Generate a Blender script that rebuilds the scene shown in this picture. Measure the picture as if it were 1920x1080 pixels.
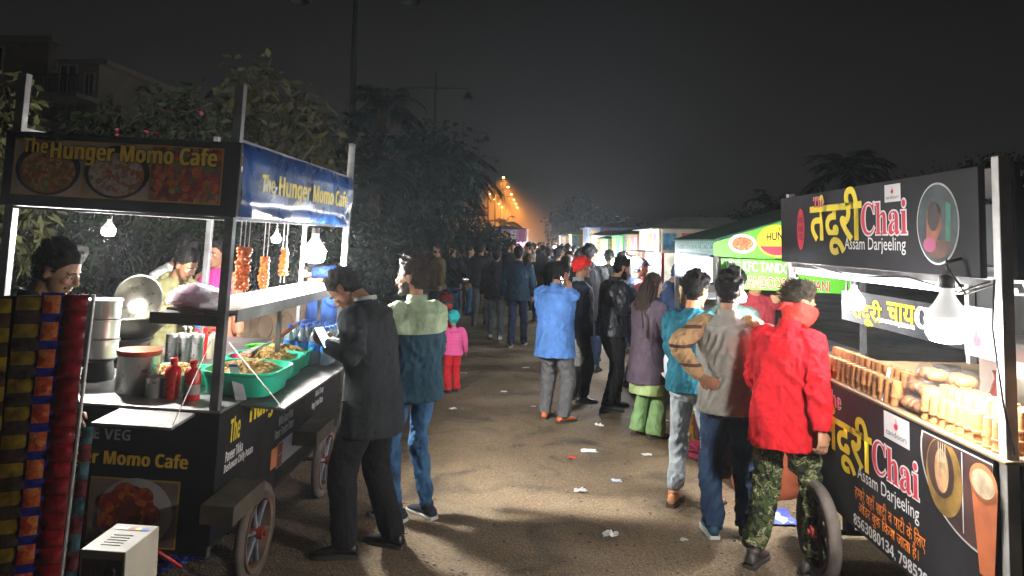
import bpy, bmesh, math, random
import numpy as np
from mathutils import Vector, Matrix, Euler, Quaternion
R = math.radians
random.seed(7); RNG = np.random.default_rng(7)
for o in list(bpy.data.objects): bpy.data.objects.remove(o)
SC = bpy.context.scene
COL = SC.collection
# ------------------------------------------------------------------ camera
FPX, CAMH = 1390.0, 1.83
PITCH, YAW, ROLL = R(4.0), R(1.65), R(1.0)
cam_d = bpy.data.cameras.new('camera'); cam = bpy.data.objects.new('camera', cam_d); COL.objects.link(cam)
cam_d.sensor_fit = 'HORIZONTAL'; cam_d.sensor_width = 36.0; cam_d.lens = FPX/1920*36
PY0 = 450 - FPX*math.tan(PITCH)                 # row of the principal point
cam_d.shift_y = -(540-PY0)/1920
cam_d.clip_end = 2000; cam_d.clip_start = .05
CAMR = Matrix.Rotation(YAW, 3, 'Z') @ Matrix.Rotation(math.pi/2+PITCH, 3, 'X') @ Matrix.Rotation(ROLL, 3, 'Z')
cam.matrix_world = Matrix.Translation((0, 0, CAMH)) @ CAMR.to_4x4()
SC.camera = cam
# ------------------------------------------------------------------ world: a murky night sky, faint town glow
W = bpy.data.worlds.new('World'); SC.world = W; W.use_nodes = True
nt = W.node_tree; nt.nodes.clear()
wo = nt.nodes.new('ShaderNodeOutputWorld'); wb = nt.nodes.new('ShaderNodeBackground')
tc = nt.nodes.new('ShaderNodeTexCoord'); sp = nt.nodes.new('ShaderNodeSeparateXYZ'); rp = nt.nodes.new('ShaderNodeValToRGB')
nt.links.new(tc.outputs['Generated'], sp.inputs[0]); nt.links.new(sp.outputs['Z'], rp.inputs[0])
rp.color_ramp.elements[0].position = 0.0; rp.color_ramp.elements[0].color = (.050, .047, .045, 1)
rp.color_ramp.elements[1].position = .42; rp.color_ramp.elements[1].color = (.0105, .0108, .0112, 1)
nt.links.new(rp.outputs[0], wb.inputs[0]); wb.inputs[1].default_value = 0.08
nt.links.new(wb.outputs[0], wo.inputs[0])
# ------------------------------------------------------------------ render settings
SC.render.engine = 'CYCLES'
SC.view_settings.view_transform = 'Standard'; SC.view_settings.look = 'None'
SC.view_settings.exposure = 2.2; SC.view_settings.gamma = 1.0
cy = SC.cycles
cy.use_denoising = True
try: cy.denoiser = 'OPENIMAGEDENOISE'
except Exception: pass
cy.max_bounces = 5; cy.diffuse_bounces = 3; cy.glossy_bounces = 2; cy.transmission_bounces = 4
cy.volume_bounces = 0; cy.transparent_max_bounces = 8
cy.caustics_reflective = False; cy.caustics_refractive = False
cy.sample_clamp_indirect = 4.0; cy.use_light_tree = True
# ------------------------------------------------------------------ pixel rays (1920x1080 reading of the photograph -> the place)
def ray(px, py, tilt=None):
    d = CAMR @ Vector(((px-960)/FPX, -(py-PY0)/FPX, -1.0)); o = Vector((0, 0, CAMH))
    if tilt is not None:
        iv = tilt.inverted(); return iv @ o, (iv.to_3x3() @ d)
    return o, d
def hit(px, py, axis, val, tilt=None):
    o, d = ray(px, py, tilt); t = (val-o[axis])/d[axis]; return o+d*t
def HX(px, py, v, tilt=None): return hit(px, py, 0, v, tilt)
def HY(px, py, v, tilt=None): return hit(px, py, 1, v, tilt)
def HZ(px, py, v=0.0, tilt=None): return hit(px, py, 2, v, tilt)
# ------------------------------------------------------------------ materials
GAIN = 3.6                                                  # how hard the lamps burn at this exposure
MATS = {}
def M(name, col, rough=.6, metal=0.0, var=.15, vs=7.0, bump=0.0, bs=60.0, spec=.5, sheen=0.0, coat=0.0, emit=None, es=0.0, alpha=None, trans=0.0, kind=None, cols=None, dirt=0.0):
    if name in MATS: return MATS[name]
    m = bpy.data.materials.new(name); m.use_nodes = True; MATS[name] = m
    n = m.node_tree.nodes; L = m.node_tree.links; b = n['Principled BSDF']
    c4 = (*col, 1)
    b.inputs['Roughness'].default_value = rough; b.inputs['Metallic'].default_value = metal
    b.inputs['Specular IOR Level'].default_value = spec
    b.inputs['Sheen Weight'].default_value = sheen; b.inputs['Coat Weight'].default_value = coat
    b.inputs['Transmission Weight'].default_value = trans
    if alpha is not None: b.inputs['Alpha'].default_value = alpha
    if emit: b.inputs['Emission Color'].default_value = (*emit, 1); b.inputs['Emission Strength'].default_value = es
    tcn = n.new('ShaderNodeTexCoord'); src = tcn.outputs['Object']
    def noise(scale, det=3.0, dist=0.0):
        q = n.new('ShaderNodeTexNoise'); q.inputs['Scale'].default_value = scale; q.inputs['Detail'].default_value = det
        q.inputs['Distortion'].default_value = dist; L.new(src, q.inputs['Vector']); return q
    def ramp(fac, stops, const=False):
        r = n.new('ShaderNodeValToRGB'); L.new(fac, r.inputs[0])
        if const: r.color_ramp.interpolation = 'CONSTANT'
        e = r.color_ramp.elements
        while len(e) < len(stops): e.new(.5)
        for i, (p, c) in enumerate(stops): e[i].position = p; e[i].color = (*c, 1)
        return r.outputs[0]
    out = None
    if kind == 'food':          # voronoi bits of several colours
        v = n.new('ShaderNodeTexVoronoi'); v.inputs['Scale'].default_value = vs; v.inputs['Randomness'].default_value = 1
        L.new(src, v.inputs['Vector']); s = n.new('ShaderNodeSeparateColor'); L.new(v.outputs['Color'], s.inputs[0])
        k = len(cols); out = ramp(s.outputs[0], [(i/k, c) for i, c in enumerate(cols)], True)
        mx = n.new('ShaderNodeMix'); mx.data_type = 'RGBA'; mx.blend_type = 'MULTIPLY'; mx.inputs[0].default_value = .7
        L.new(out, mx.inputs[6]); L.new(ramp(noise(vs*2.5).outputs[0], [(.3, (.35, .35, .35)), (.7, (1.2, 1.2, 1.2))]), mx.inputs[7]); out = mx.outputs[2]
    elif kind == 'camo':
        g1 = ramp(noise(15, 2, .9).outputs[0], [(0, (.02, .022, .014)), (.38, (.06, .085, .025)), (.47, (.30, .29, .17)), (.53, (.035, .04, .02)), (.57, (.09, .12, .04)), (.66, (.25, .24, .13))], True); mx = n.new('ShaderNodeMix'); mx.data_type = 'RGBA'; L.new(ramp(noise(11, 2, .5).outputs[0], [(0, (0, 0, 0)), (.54, (1, 1, 1))], True), mx.inputs[0]); L.new(g1, mx.inputs[6]); L.new(ramp(noise(23, 1, .4).outputs[0], [(0, (.02, .02, .015)), (.5, (.055, .075, .025))], True), mx.inputs[7]); out = mx.outputs[2]
    elif kind == 'stripe':      # bands along object X/Z according to 'vs'
        w = n.new('ShaderNodeTexWave'); w.bands_direction = 'DIAGONAL'; w.inputs['Scale'].default_value = vs; w.inputs['Distortion'].default_value = .6
        L.new(src, w.inputs['Vector']); out = ramp(w.outputs[0], [(i/len(cols), c) for i, c in enumerate(cols)], True)
    elif kind == 'hstripe':
        w = n.new('ShaderNodeTexWave'); w.bands_direction = 'Z'; w.inputs['Scale'].default_value = vs; w.inputs['Distortion'].default_value = .4
        L.new(src, w.inputs['Vector']); out = ramp(w.outputs[0], [(i/len(cols), c) for i, c in enumerate(cols)], True)
    elif var > 0:
        a = tuple(x*(1-var) for x in col); z = tuple(min(1, x*(1+var)) for x in col)
        out = ramp(noise(vs).outputs[0], [(.3, a), (.7, z)])
    if dirt > 0 and out is not None:
        mx = n.new('ShaderNodeMix'); mx.data_type = 'RGBA'; mx.blend_type = 'MULTIPLY'
        f = ramp(noise(3.1, 6, .8).outputs[0], [(.45, (0, 0, 0)), (.72, (dirt, dirt, dirt))]); L.new(f, mx.inputs[0])
        L.new(out, mx.inputs[6]); mx.inputs[7].default_value = (.35, .28, .2, 1); out = mx.outputs[2]
    if out is not None: L.new(out, b.inputs['Base Color'])
    else: b.inputs['Base Color'].default_value = c4
    if rough > .12 and var > 0:
        mr = n.new('ShaderNodeMapRange'); L.new(noise(vs*2.3).outputs[0], mr.inputs[0])
        mr.inputs[3].default_value = max(0, rough-.12); mr.inputs[4].default_value = min(1, rough+.12); L.new(mr.outputs[0], b.inputs['Roughness'])
    if bump > 0:
        bp = n.new('ShaderNodeBump'); bp.inputs['Strength'].default_value = bump; bp.inputs['Distance'].default_value = .01
        L.new(noise(bs, 4).outputs[0], bp.inputs['Height']); L.new(bp.outputs[0], b.inputs['Normal'])
    return m
def cloth(name, col, var=.2, **k):
    k.setdefault('bump', .35); k.setdefault('bs', 45); k.setdefault('vs', 9)
    return M(name, col, rough=.85, var=var, spec=.25, **k)
def glow(name, col, s):
    if name in MATS: return MATS[name]
    m = bpy.data.materials.new(name); m.use_nodes = True; MATS[name] = m
    n = m.node_tree.nodes; n.clear(); e = n.new('ShaderNodeEmission'); o = n.new('ShaderNodeOutputMaterial')
    e.inputs[0].default_value = (*col, 1); e.inputs[1].default_value = s*GAIN; m.node_tree.links.new(e.outputs[0], o.inputs[0]); return m
# ------------------------------------------------------------------ objects
BASE = {}
def tag(o, label=None, cat=None, group=None, kind=None):
    if label: o['label'] = label
    if cat: o['category'] = cat
    if group: o['group'] = group
    if kind: o['kind'] = kind
    return o
def thing(name, label, cat, loc=(0, 0, 0), group=None, tilt=None, rz=0.0, local=False, scale=1.0):
    """Empty at the thing's base.  Parts are authored in place (world coords) unless local=True."""
    o = bpy.data.objects.new(name, None); COL.objects.link(o); o.empty_display_size = .1
    loc = Vector(loc)
    m = Matrix.Translation(loc) @ Matrix.Rotation(rz, 4, 'Z') @ Matrix.Scale(scale, 4)
    o.matrix_world = (tilt @ m) if tilt is not None else m
    BASE[o.name] = Vector((0, 0, 0)) if local else loc
    return tag(o, label, cat, group)
def link(name, me, parent=None):
    o = bpy.data.objects.new(name, me); COL.objects.link(o)
    if parent is not None: o.parent = parent; BASE[o.name] = BASE[parent.name]
    else: BASE[o.name] = Vector((0, 0, 0))
    return o
def copy_tree(o, parent=None):
    c = o.copy(); COL.objects.link(c); c.parent = parent
    for ch in o.children: copy_tree(ch, c)
    return c
class MB:
    def __init__(s): s.v = []; s.f = []; s.m = []; s.mi = 0
    def add(s, vs, fs):
        k = len(s.v); s.v.extend([tuple(v) for v in vs]); s.f.extend([tuple(i+k for i in f) for f in fs]); s.m.extend([s.mi]*len(fs)); return s
    def box(s, c, size, rot=None):
        hx, hy, hz = size[0]/2, size[1]/2, size[2]/2; c = Vector(c)
        vs = [Vector((x*hx, y*hy, z*hz)) for z in (-1, 1) for x, y in ((-1, -1), (1, -1), (1, 1), (-1, 1))]
        if rot is not None: vs = [rot @ v for v in vs]
        return s.add([v+c for v in vs], [(3, 2, 1, 0), (4, 5, 6, 7), (0, 1, 5, 4), (1, 2, 6, 5), (2, 3, 7, 6), (3, 0, 4, 7)])
    def b2(s, a, b):
        return s.box([(a[i]+b[i])/2 for i in range(3)], [abs(b[i]-a[i]) for i in range(3)])
    def ring(s, p, u, w, rx, ry, n):
        return [p+u*(rx*math.cos(2*math.pi*i/n))+w*(ry*math.sin(2*math.pi*i/n)) for i in range(n)]
    def loft(s, rings, cap=True, closed=False):
        n = len(rings[0]); vs = [v for r in rings for v in r]; fs = []
        for a in range(len(rings)-1):
            for i in range(n):
                j = (i+1) % n; fs.append((a*n+i, a*n+j, (a+1)*n+j, (a+1)*n+i))
        if cap:
            fs.append(tuple(reversed(range(n)))); fs.append(tuple((len(rings)-1)*n+i for i in range(n)))
        return s.add(vs, fs)
    def path(s, pts, rad, n=8, cap=True, flat=1.0, up=None):
        """tube along points with a radius per point; ring frames carried along"""
        pts = [Vector(p) for p in pts]
        if not hasattr(rad, '__len__'): rad = [rad]*len(pts)
        rings = []; u = None
        for i, p in enumerate(pts):
            d = (pts[min(i+1, len(pts)-1)]-pts[max(i-1, 0)])
            if d.length < 1e-9: d = Vector((0, 0, 1))
            d.normalize()
            if u is None:
                u = Vector(up) if up is not None else (Vector((1, 0, 0)) if abs(d.x) < .8 else Vector((0, 1, 0)))
            u = (u-d*u.dot(d)); u.normalize(); w = d.cross(u)
            r = rad[i]; rx, ry = r if hasattr(r, '__len__') else (r, r*flat)
            rings.append(s.ring(p, u, w, rx, ry, n))
        return s.loft(rings, cap)
    def cyl(s, a, b, r, r2=None, n=12): return s.path([a, b], [r, r if r2 is None else r2], n)
    def lathe(s, prof, c=(0, 0, 0), n=20, cap=True, axis=None):
        c = Vector(c); rot = Vector((0, 0, 1)).rotation_difference(Vector(axis)).to_matrix() if axis is not None else Matrix.Identity(3)
        rings = [[c+rot @ Vector((r*math.cos(2*math.pi*i/n), r*math.sin(2*math.pi*i/n), z)) for i in range(n)] for r, z in prof]
        return s.loft(rings, cap)
    def ell(s, c, r, n=14, k=9, rot=None):
        c = Vector(c); rings = []
        for a in range(1, k):
            t = math.pi*a/k; ring = []
            for i in range(n):
                v = Vector((r[0]*math.sin(t)*math.cos(2*math.pi*i/n), r[1]*math.sin(t)*math.sin(2*math.pi*i/n), -r[2]*math.cos(t)))
                ring.append(c+(rot @ v if rot is not None else v))
            rings.append(ring)
        return s.loft(rings, True)
    def quad(s, a, b, c, d): return s.add([a, b, c, d], [(0, 1, 2, 3)])
    def plate(s, pts, nrm, th):
        """polygon with thickness: front face at pts, back at pts - nrm*th"""
        pts = [Vector(p) for p in pts]; nn = Vector(nrm).normalized()*th; n = len(pts)
        return s.add(pts+[p-nn for p in pts], [tuple(range(n)), tuple(reversed(range(n, 2*n)))]+[(i, i+n, (i+1) % n+n, (i+1) % n) for i in range(n)])
    def mesh(s, name, base=Vector((0, 0, 0)), fixn=True):
        me = bpy.data.meshes.new(name); me.from_pydata([(v[0]-base.x, v[1]-base.y, v[2]-base.z) for v in s.v], [], s.f)
        if any(s.m): me.polygons.foreach_set('material_index', s.m)
        if fixn:
            bm = bmesh.new(); bm.from_mesh(me); bmesh.ops.recalc_face_normals(bm, faces=bm.faces); bm.to_mesh(me); bm.free()
        return me
    def build(s, name, mat, parent=None, smooth=False, bevel=0.0, base=None, angle=40, fixn=True):
        bs = base if base is not None else (BASE[parent.name] if parent is not None else Vector((0, 0, 0)))
        me = s.mesh(name, Vector(bs), fixn)
        for mm in (mat if isinstance(mat, (list, tuple)) else [mat]): me.materials.append(mm)
        if smooth:
            me.polygons.foreach_set('use_smooth', [True]*len(me.polygons))
            if smooth != 'full':
                try: me.set_sharp_from_angle(angle=R(angle))
                except Exception: pass
        o = link(name, me, parent)
        if parent is None and base is not None: o.location = base
        if bevel > 0:
            bv = o.modifiers.new('bevel', 'BEVEL'); bv.width = bevel; bv.segments = 2; bv.limit_method = 'ANGLE'; bv.angle_limit = R(40)
        return o
# ------------------------------------------------------------------ lettering
def bold(s):
    return ''.join(chr(0x1D5D4+ord(c)-65) if 'A' <= c <= 'Z' else chr(0x1D5EE+ord(c)-97) if 'a' <= c <= 'z' else chr(0x1D7EC+ord(c)-48) if '0' <= c <= '9' else c for c in s)
TMP = bpy.data.scenes.new('workbench')                      # a scratch scene, so that evaluating one piece does not evaluate everything
def tmp_graph():
    with bpy.context.temp_override(scene=TMP, view_layer=TMP.view_layers[0]): return bpy.context.evaluated_depsgraph_get()
def text_mesh(s, off=0.0, res=3, shear=0.0, space=1.0):
    cu = bpy.data.curves.new('lettering', 'FONT'); cu.body = s; cu.size = 1; cu.offset = off; cu.resolution_u = res; cu.shear = shear
    cu.space_character = space
    o = bpy.data.objects.new('lettering', cu); TMP.collection.objects.link(o)
    me = bpy.data.meshes.new_from_object(o.evaluated_get(tmp_graph()))
    bpy.data.objects.remove(o); bpy.data.curves.remove(cu)
    return me
def lettering(s, mat, parent, org, u, v, w, h, lift=.003, off=.0, shear=0.0, outline=None, ol=.03, name='lettering', space=1.0, ref=None):
    """flat printed words fitted into the box org + [0,w]u + [0,h]v, laid 'lift' proud of the surface"""
    org = Vector(org); u = Vector(u); v = Vector(v); nn = u.cross(v).normalized(); bs = BASE[parent.name]
    me0 = text_mesh(ref or s, 0.0 if any(0x1D5D4 <= ord(c) <= 0x1D7FF for c in s) else off, shear=shear, space=space)
    a0 = np.zeros(len(me0.vertices)*3); me0.vertices.foreach_get('co', a0); a0 = a0.reshape(-1, 3)
    lo, hi = a0.min(0), a0.max(0); bpy.data.meshes.remove(me0)
    res = []
    fat = any(0x1D5D4 <= ord(c) <= 0x1D7FF for c in s)
    for k, (mt, of) in enumerate(([(outline, off+ol)] if outline else [])+[(mat, off)]):
        me = text_mesh(s, 0.0 if fat else of, shear=shear, space=space)
        if fat and of > 0:                       # heavier strokes: the same letters laid over each other a hair apart
            sh = [(math.cos(a_)*of, math.sin(a_)*of*.6) for a_ in ([0, math.pi] if k or not outline else [i_*math.pi/4 for i_ in range(8)])]+[(0, 0)]
            co = np.zeros(len(me.vertices)*3); me.vertices.foreach_get('co', co); co = co.reshape(-1, 3); nv = len(co); fs = [p_.vertices[:] for p_ in me.polygons]
            me = bpy.data.meshes.new('lettering'); me.from_pydata([tuple(c_) for j, (dx, dy) in enumerate(sh) for c_ in (co+np.array([dx, dy, j*.0001]))], [], [tuple(v_+nv*j for v_ in f_) for j in range(len(sh)) for f_ in fs])
        a = np.zeros(len(me.vertices)*3); me.vertices.foreach_get('co', a); a = a.reshape(-1, 3)
        x = (a[:, 0]-lo[0])/(hi[0]-lo[0])*w; y = (a[:, 1]-lo[1])/(hi[1]-lo[1])*h
        p = np.outer(x, u)+np.outer(y, v)+np.outer(a[:, 2], nn)+np.array(org+nn*(lift+.0015*k)-bs)
        me.vertices.foreach_set('co', p.ravel()); me.materials.append(mt); me.update()
        res.append(link(name if k or not outline else 'lettering_outline', me, parent))
    return res[-1]
def disc(name, mat, parent, c, u, v, rx, ry, lift, n=28, a0=0, a1=360):
    u = Vector(u); v = Vector(v); c = Vector(c)+u.cross(v).normalized()*lift; mb = MB()
    full = abs(a1-a0) >= 360
    pts = [c+u*(rx*math.cos(R(a0+(a1-a0)*i/n)))+v*(ry*math.sin(R(a0+(a1-a0)*i/n))) for i in range(n if full else n+1)]
    mb.add(pts, [tuple(range(len(pts)))]); return mb.build(name, mat, parent, fixn=False)
def rect(name, mat, parent, org, u, v, w, h, lift):
    u = Vector(u); v = Vector(v); o = Vector(org)+u.cross(v).normalized()*lift
    mb = MB(); mb.quad(o, o+u*w, o+u*w+v*h, o+v*h); return mb.build(name, mat, parent, fixn=False)
# ------------------------------------------------------------------ common materials
steel = M('brushed_steel', (.62, .61, .59), .3, .6, .12, 5, .05, 120)
oldsteel = M('worn_steel', (.42, .42, .41), .45, 1.0, .25, 4, .08, 60)
postm = M('painted_post', (.16, .16, .165), .5, .5, .45, 7, .25, 30, dirt=.6)
black = M('black_board', (.010, .010, .011), .6, 0, .5, 3, .03, 15, .2)
dark = M('dark_iron', (.03, .028, .026), .6, .5, .3, 8, .2, 40)
rubber = M('dusty_tyre', (.12, .10, .085), .9, 0, .35, 9, .4, 60)
white = M('white_paint', (.75, .75, .73), .5, 0, .08, 5)
yellow = M('yellow_print', (.8, .62, .02), .5, 0, .05)
whitep = M('white_print', (.75, .75, .75), .5, 0, .05)
redp = M('red_print', (.62, .02, .05), .5, 0, .05)
orangep = M('orange_print', (.75, .2, .02), .5, 0, .05)
skin = M('skin', (.33, .165, .095), .55, 0, .12, 14, .08, 120, .4)
skin_l = M('skin_light', (.42, .23, .14), .55, 0, .12, 14, .08, 120, .4)
skin_d = M('skin_dark', (.24, .115, .062), .55, 0, .12, 14, .08, 120, .4)
hairm = M('black_hair', (.008, .007, .0065), .62, 0, .4, 40, .7, 160, .2)
hair_b = M('brown_hair', (.022, .013, .008), .6, 0, .5, 40, .7, 160, .25)
eyew = M('eye_white', (.6, .58, .55), .3, 0, 0); eyed = M('eye_dark', (.01, .006, .004), .2, 0, 0)
LEDW = (1.0, .97, .93)

def wnoise(p, seed, freq, n=7, stretch=(1, 1, 1)):
    g = np.random.default_rng(seed); acc = np.zeros(len(p)); q = p*np.array(stretch)
    for i in range(n):
        k = g.normal(size=3); k /= np.linalg.norm(k); acc += np.sin(q @ (k*freq*(.6+.9*g.random()))+g.random()*6.28+1.5*np.sin(q @ (g.normal(size=3)*freq*.35)))
    return acc/math.sqrt(n)
# ------------------------------------------------------------------ people
def V(*a): return Vector(a)
def rotm(axis, deg): return Matrix.Rotation(R(deg), 3, axis)
def verts_of(me):
    a = np.zeros(len(me.vertices)*3); me.vertices.foreach_get('co', a); return a.reshape(-1, 3)
def normals_of(me):
    a = np.zeros(len(me.vertices)*3); me.vertices.foreach_get('normal', a); return a.reshape(-1, 3)
def fuse(mb, voxel, smooth=4):
    """union the overlapping lofts of mb into one continuous skin"""
    me = mb.mesh('tmp'); o = bpy.data.objects.new('tmp', me); TMP.collection.objects.link(o)
    r = o.modifiers.new('r', 'REMESH'); r.mode = 'VOXEL'; r.voxel_size = voxel; r.use_smooth_shade = True
    if smooth:
        s = o.modifiers.new('s', 'SMOOTH'); s.factor = .5; s.iterations = smooth
    out = bpy.data.meshes.new_from_object(o.evaluated_get(tmp_graph()))
    bpy.data.objects.remove(o); bpy.data.meshes.remove(me)
    out.materials.clear()
    return out
def put(name, me, mat, parent):
    for mm in (mat if isinstance(mat, (list, tuple)) else [mat]): me.materials.append(mm)
    me.polygons.foreach_set('use_smooth', [True]*len(me.polygons)); me.name = name
    return link(name, me, parent)
def ik(a, b, la, lb, hint):
    """two-bone chain from a to b, middle joint pushed towards hint; returns mid, end"""
    d = b-a; L = min(d.length, (la+lb)*.995); d.normalize(); b = a+d*L
    x = (la*la-lb*lb+L*L)/(2*L); h = math.sqrt(max(la*la-x*x, 0)); hv = hint-d*hint.dot(d)
    if hv.length < 1e-6: hv = V(0, 1, 0)
    return a+d*x+hv.normalized()*h, b
def bend(pts, rad, k=4):
    """soften the middle joint of a 3-point limb"""
    a, m, b = pts; ra, rm, rb = rad; out = []; rr = []
    for i in range(k+1): t = i/(k+1); out.append(a.lerp(m, t)); rr.append(ra+(rm-ra)*t)
    p = out.pop(); rr.pop(); q = m.lerp(b, 1/(k+1))
    for t in (0, .33, .66, 1): out.append(p.lerp(m, t).lerp(m.lerp(q, t), t)); rr.append(rm)
    for i in range(2, k+2): t = i/(k+1); out.append(m.lerp(b, t)); rr.append(rm+(rb-rm)*t)
    return out, rr
def hand(mb, wrist, d, n, side, curl=.6, fist=False):
    """palm + five fingers; d: pointing direction, n: palm normal (towards the inside of the curl)"""
    d = d.normalized(); n = (n-d*n.dot(d)).normalized(); t = d.cross(n)*side          # t: thumb side
    mb.path([wrist-d*.02, wrist+d*.02, wrist+d*.055, wrist+d*.088], [(.026, .02), (.034, .018), (.042, .016), (.04, .013)], 10, up=t)
    for k, (w, ln) in enumerate(((.034, .070), (.0115, .080), (-.0115, .074), (-.033, .058))):
        p = wrist+d*.085+t*w; a = curl*(1+.12*k)*1.1; pts = [p-d*.01]; dd = d.copy()
        for s, seg in enumerate((.45, .33, .26)):
            dd = Quaternion(d.cross(n), a*(.75 if s == 0 else 1)) @ dd if False else (dd*math.cos(a*(.6+.3*s))+n*math.sin(a*(.6+.3*s))).normalized() if s == 0 else (dd*math.cos(a)+(n-dd*n.dot(dd)).normalized()*math.sin(a)).normalized()
            pts.append(pts[-1]+dd*(ln*seg+(.01 if s == 0 else 0)))
        mb.path(pts, [.0098, .0095, .0088, .0072], 8)
    p = wrist+d*.025+t*.034; q = p+(d*.6+t*.75+n*.25)*.035; e = q+(d*.95+t*.15+n*(.2+.7*curl))*.032
    mb.path([p-t*.01, p, q, e], [.013, .0125, .0105, .008], 8)
def shoe(mb, sole, ank, yaw, ln=.27, boot=False):
    f = V(-math.sin(yaw), math.cos(yaw), 0); r = V(f.y, -f.x, 0); g = V(ank.x, ank.y, 0)
    st = [(-.085, .028, .05), (-.07, .036, .085), (-.02, .037, .098), (.04, .041, .085), (.09, .047, .062), (.14, .046, .05), (.175, .036, .04), (.19, .016, .028)]
    k = ln/.275; rings = []; srings = []
    for y, w, h in st:
        c = g+f*(y*k); prof = []
        for i in range(12):
            a = 2*math.pi*i/12; x = math.cos(a); z = math.sin(a); prof.append(c+r*(w*x*(1 if z < .2 else .85))+V(0, 0, .018+max(0, (z*.5+.5))*(h-.018)))
        rings.append(prof)
        srings.append([c+r*((w+.004)*sx)+f*(.006 if y > 0 else -.004)+V(0, 0, z) for sx, z in ((-1, .0), (1, .0), (1.03, .022), (-1.03, .022))])
    mb.loft(rings)
    top = ank.z if boot else .098
    mb.path([g+f*-.01+V(0, 0, .06), g+f*-.012+V(0, 0, top*.95+.015)], [.043, .041], 12)
    sole.loft(srings)
NPEOPLE = [0]
def person(label, loc, yaw, H=1.7, lean=0, side=0, twist=0, head=(0, 0, 0), feet=None, hands=(None, None), elbow=(None, None), hcurl=(.6, .6), palm=(None, None), hdir=(None, None),
           top=None, sleeve=None, legs=None, shoes=None, sole=None, skinm=None, hair='short', hairmat=None, hem=.80, topw=1.0, legw=1.0, beard=0, moustache=False,
           collar=None, hood=False, vest=False, detail=1, cap=None, flare=0, extra=None, group=None, ankle=.0, yoke=None, thick=1.0, hairlen=.03, barefoot=False, sitdrop=0.0, cat='person', shorts=False, fold=1.0, kurta=None, hs=1.0):
    NPEOPLE[0] += 1; seed = NPEOPLE[0]*13
    rt = thing('person', label, cat, loc, group, rz=R(yaw), local=True, scale=H/1.775)
    vox = {2: .0052, 1: .0075, 0: .016}[detail]; cvox = {2: .0085, 1: .0115, 0: .02}[detail]
    skinm = skinm or skin; hairmat = hairmat or hairm; shoes = shoes or M('black_shoe', (.015, .014, .014), .4, 0, .3); sole = sole or M('dark_sole', (.05, .045, .04), .8)
    feet = feet or ((-.11, -.02, 8), (.11, .03, -8))
    # --- skeleton
    pel = V((feet[0][0]+feet[1][0])/2, (feet[0][1]+feet[1][1])/2, .93-sitdrop)
    sp = max(abs(feet[0][0]-feet[1][0]), abs(feet[0][1]-feet[1][1])); pel.z -= max(0, sp-.25)*.12
    def tf(t): return rotm('Z', twist*t) @ rotm('Y', side*t) @ rotm('X', -lean*t)
    p0 = pel; p1 = p0+tf(.35) @ V(0, 0, .14); p2 = p1+tf(.75) @ V(0, 0, .16); p3 = p2+tf(1) @ V(0, 0, .14); p4 = p3+tf(1) @ V(0, .0, .10)
    C = tf(1)
    nk = C @ rotm('X', -head[0]*.45); neckt = p4+nk @ V(0, .014, .042)
    HR = C @ rotm('Z', head[1]) @ rotm('X', -head[0]) @ rotm('Y', head[2]); HR0 = HR.copy(); HR = HR*hs
    hc = neckt+HR @ V(0, .024, .108)
    sh = [p3+C @ V(-.17*topw, 0, .045), p3+C @ V(.17*topw, 0, .045)]
    arms = []
    for i, s in enumerate((-1, 1)):
        tgt = hands[i]; tgt = V(*tgt) if tgt is not None else V(s*.27, .05, .80)+V(p3.x, p3.y*.6, -sitdrop)
        hint = V(*elbow[i]) if elbow[i] is not None else C @ V(s*.35, -1, -.2)
        e, w = ik(sh[i], tgt, .285, .255, hint); arms.append((sh[i], e, w))
    lg = []
    for i, s in enumerate((-1, 1)):
        fx, fy, fa = feet[i][:3]; fz = feet[i][3] if len(feet[i]) > 3 else 0
        hp = pel+V(s*.085, 0, -.02); an = V(fx, fy, .085+fz); k, a = ik(hp, an, .425, .42, V(math.sin(-R(fa))*.6, 1, 0)); lg.append((hp, k, an))
    # --- body: one continuous skin
    b = MB()
    def tor(f): return [(p0+V(0, 0, -.10), p0, tf(0), .1*f, .08*f), (p0, 0, tf(.2), .12*f, .085*f), (p1, 0, tf(.5), .115*f, .08*f), (p2, 0, tf(.9), .13*f, .085*f), (p3, 0, C, .12*f, .07*f), (p3+C @ V(0, 0, .06), 0, C, .085, .055), (p4, 0, C, .056, .052)]
    b.loft([b.ring(q[0], q[2] @ V(1, 0, 0), q[2] @ V(0, 1, 0), q[3], q[4], 16) for q in tor(1)])
    b.path([p4-C @ V(0, 0, .04), p4, neckt, neckt+HR @ V(0, .0, .05)], [.064, .056, .053, .052], 14)
    hd = lambda x, y, z: hc+HR @ V(x, y, z)
    b.ell(hd(0, -.012, .036), (.079, .098, .096), 18, 12, HR)
    b.ell(hd(0, .022, -.018), (.063, .066, .088), 16, 10, HR)
    b.ell(hd(0, .052, -.078), (.036, .032, .03), 12, 8, HR)
    b.ell(hd(0, .083, -.096), (.02, .014, .015), 10, 6, HR)
    b.path([hd(0, .083, .028), hd(0, .094, .008), hd(0, .106, -.015), hd(0, .108, -.026)], [(.008, .01), (.009, .012), (.012, .014), (.01, .008)], 8, up=HR @ V(1, 0, 0))
    for s in (-1, 1):
        b.ell(hd(s*.014, .094, -.027), (.009, .011, .008), 8, 6, HR)
        b.ell(hd(s*.036, .062, -.012), (.022, .022, .018), 10, 7, HR)
        b.ell(hd(s*.077, -.008, -.004), (.008, .018, .031), 10, 7, HR @ rotm('Z', s*22))
        b.ell(hd(s*.03, .074, .033), (.026, .013, .008), 8, 6, HR)
    b.ell(hd(0, .087, -.049), (.024, .009, .006), 10, 6, HR); b.ell(hd(0, .085, -.058), (.021, .0095, .007), 10, 6, HR)
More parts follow.
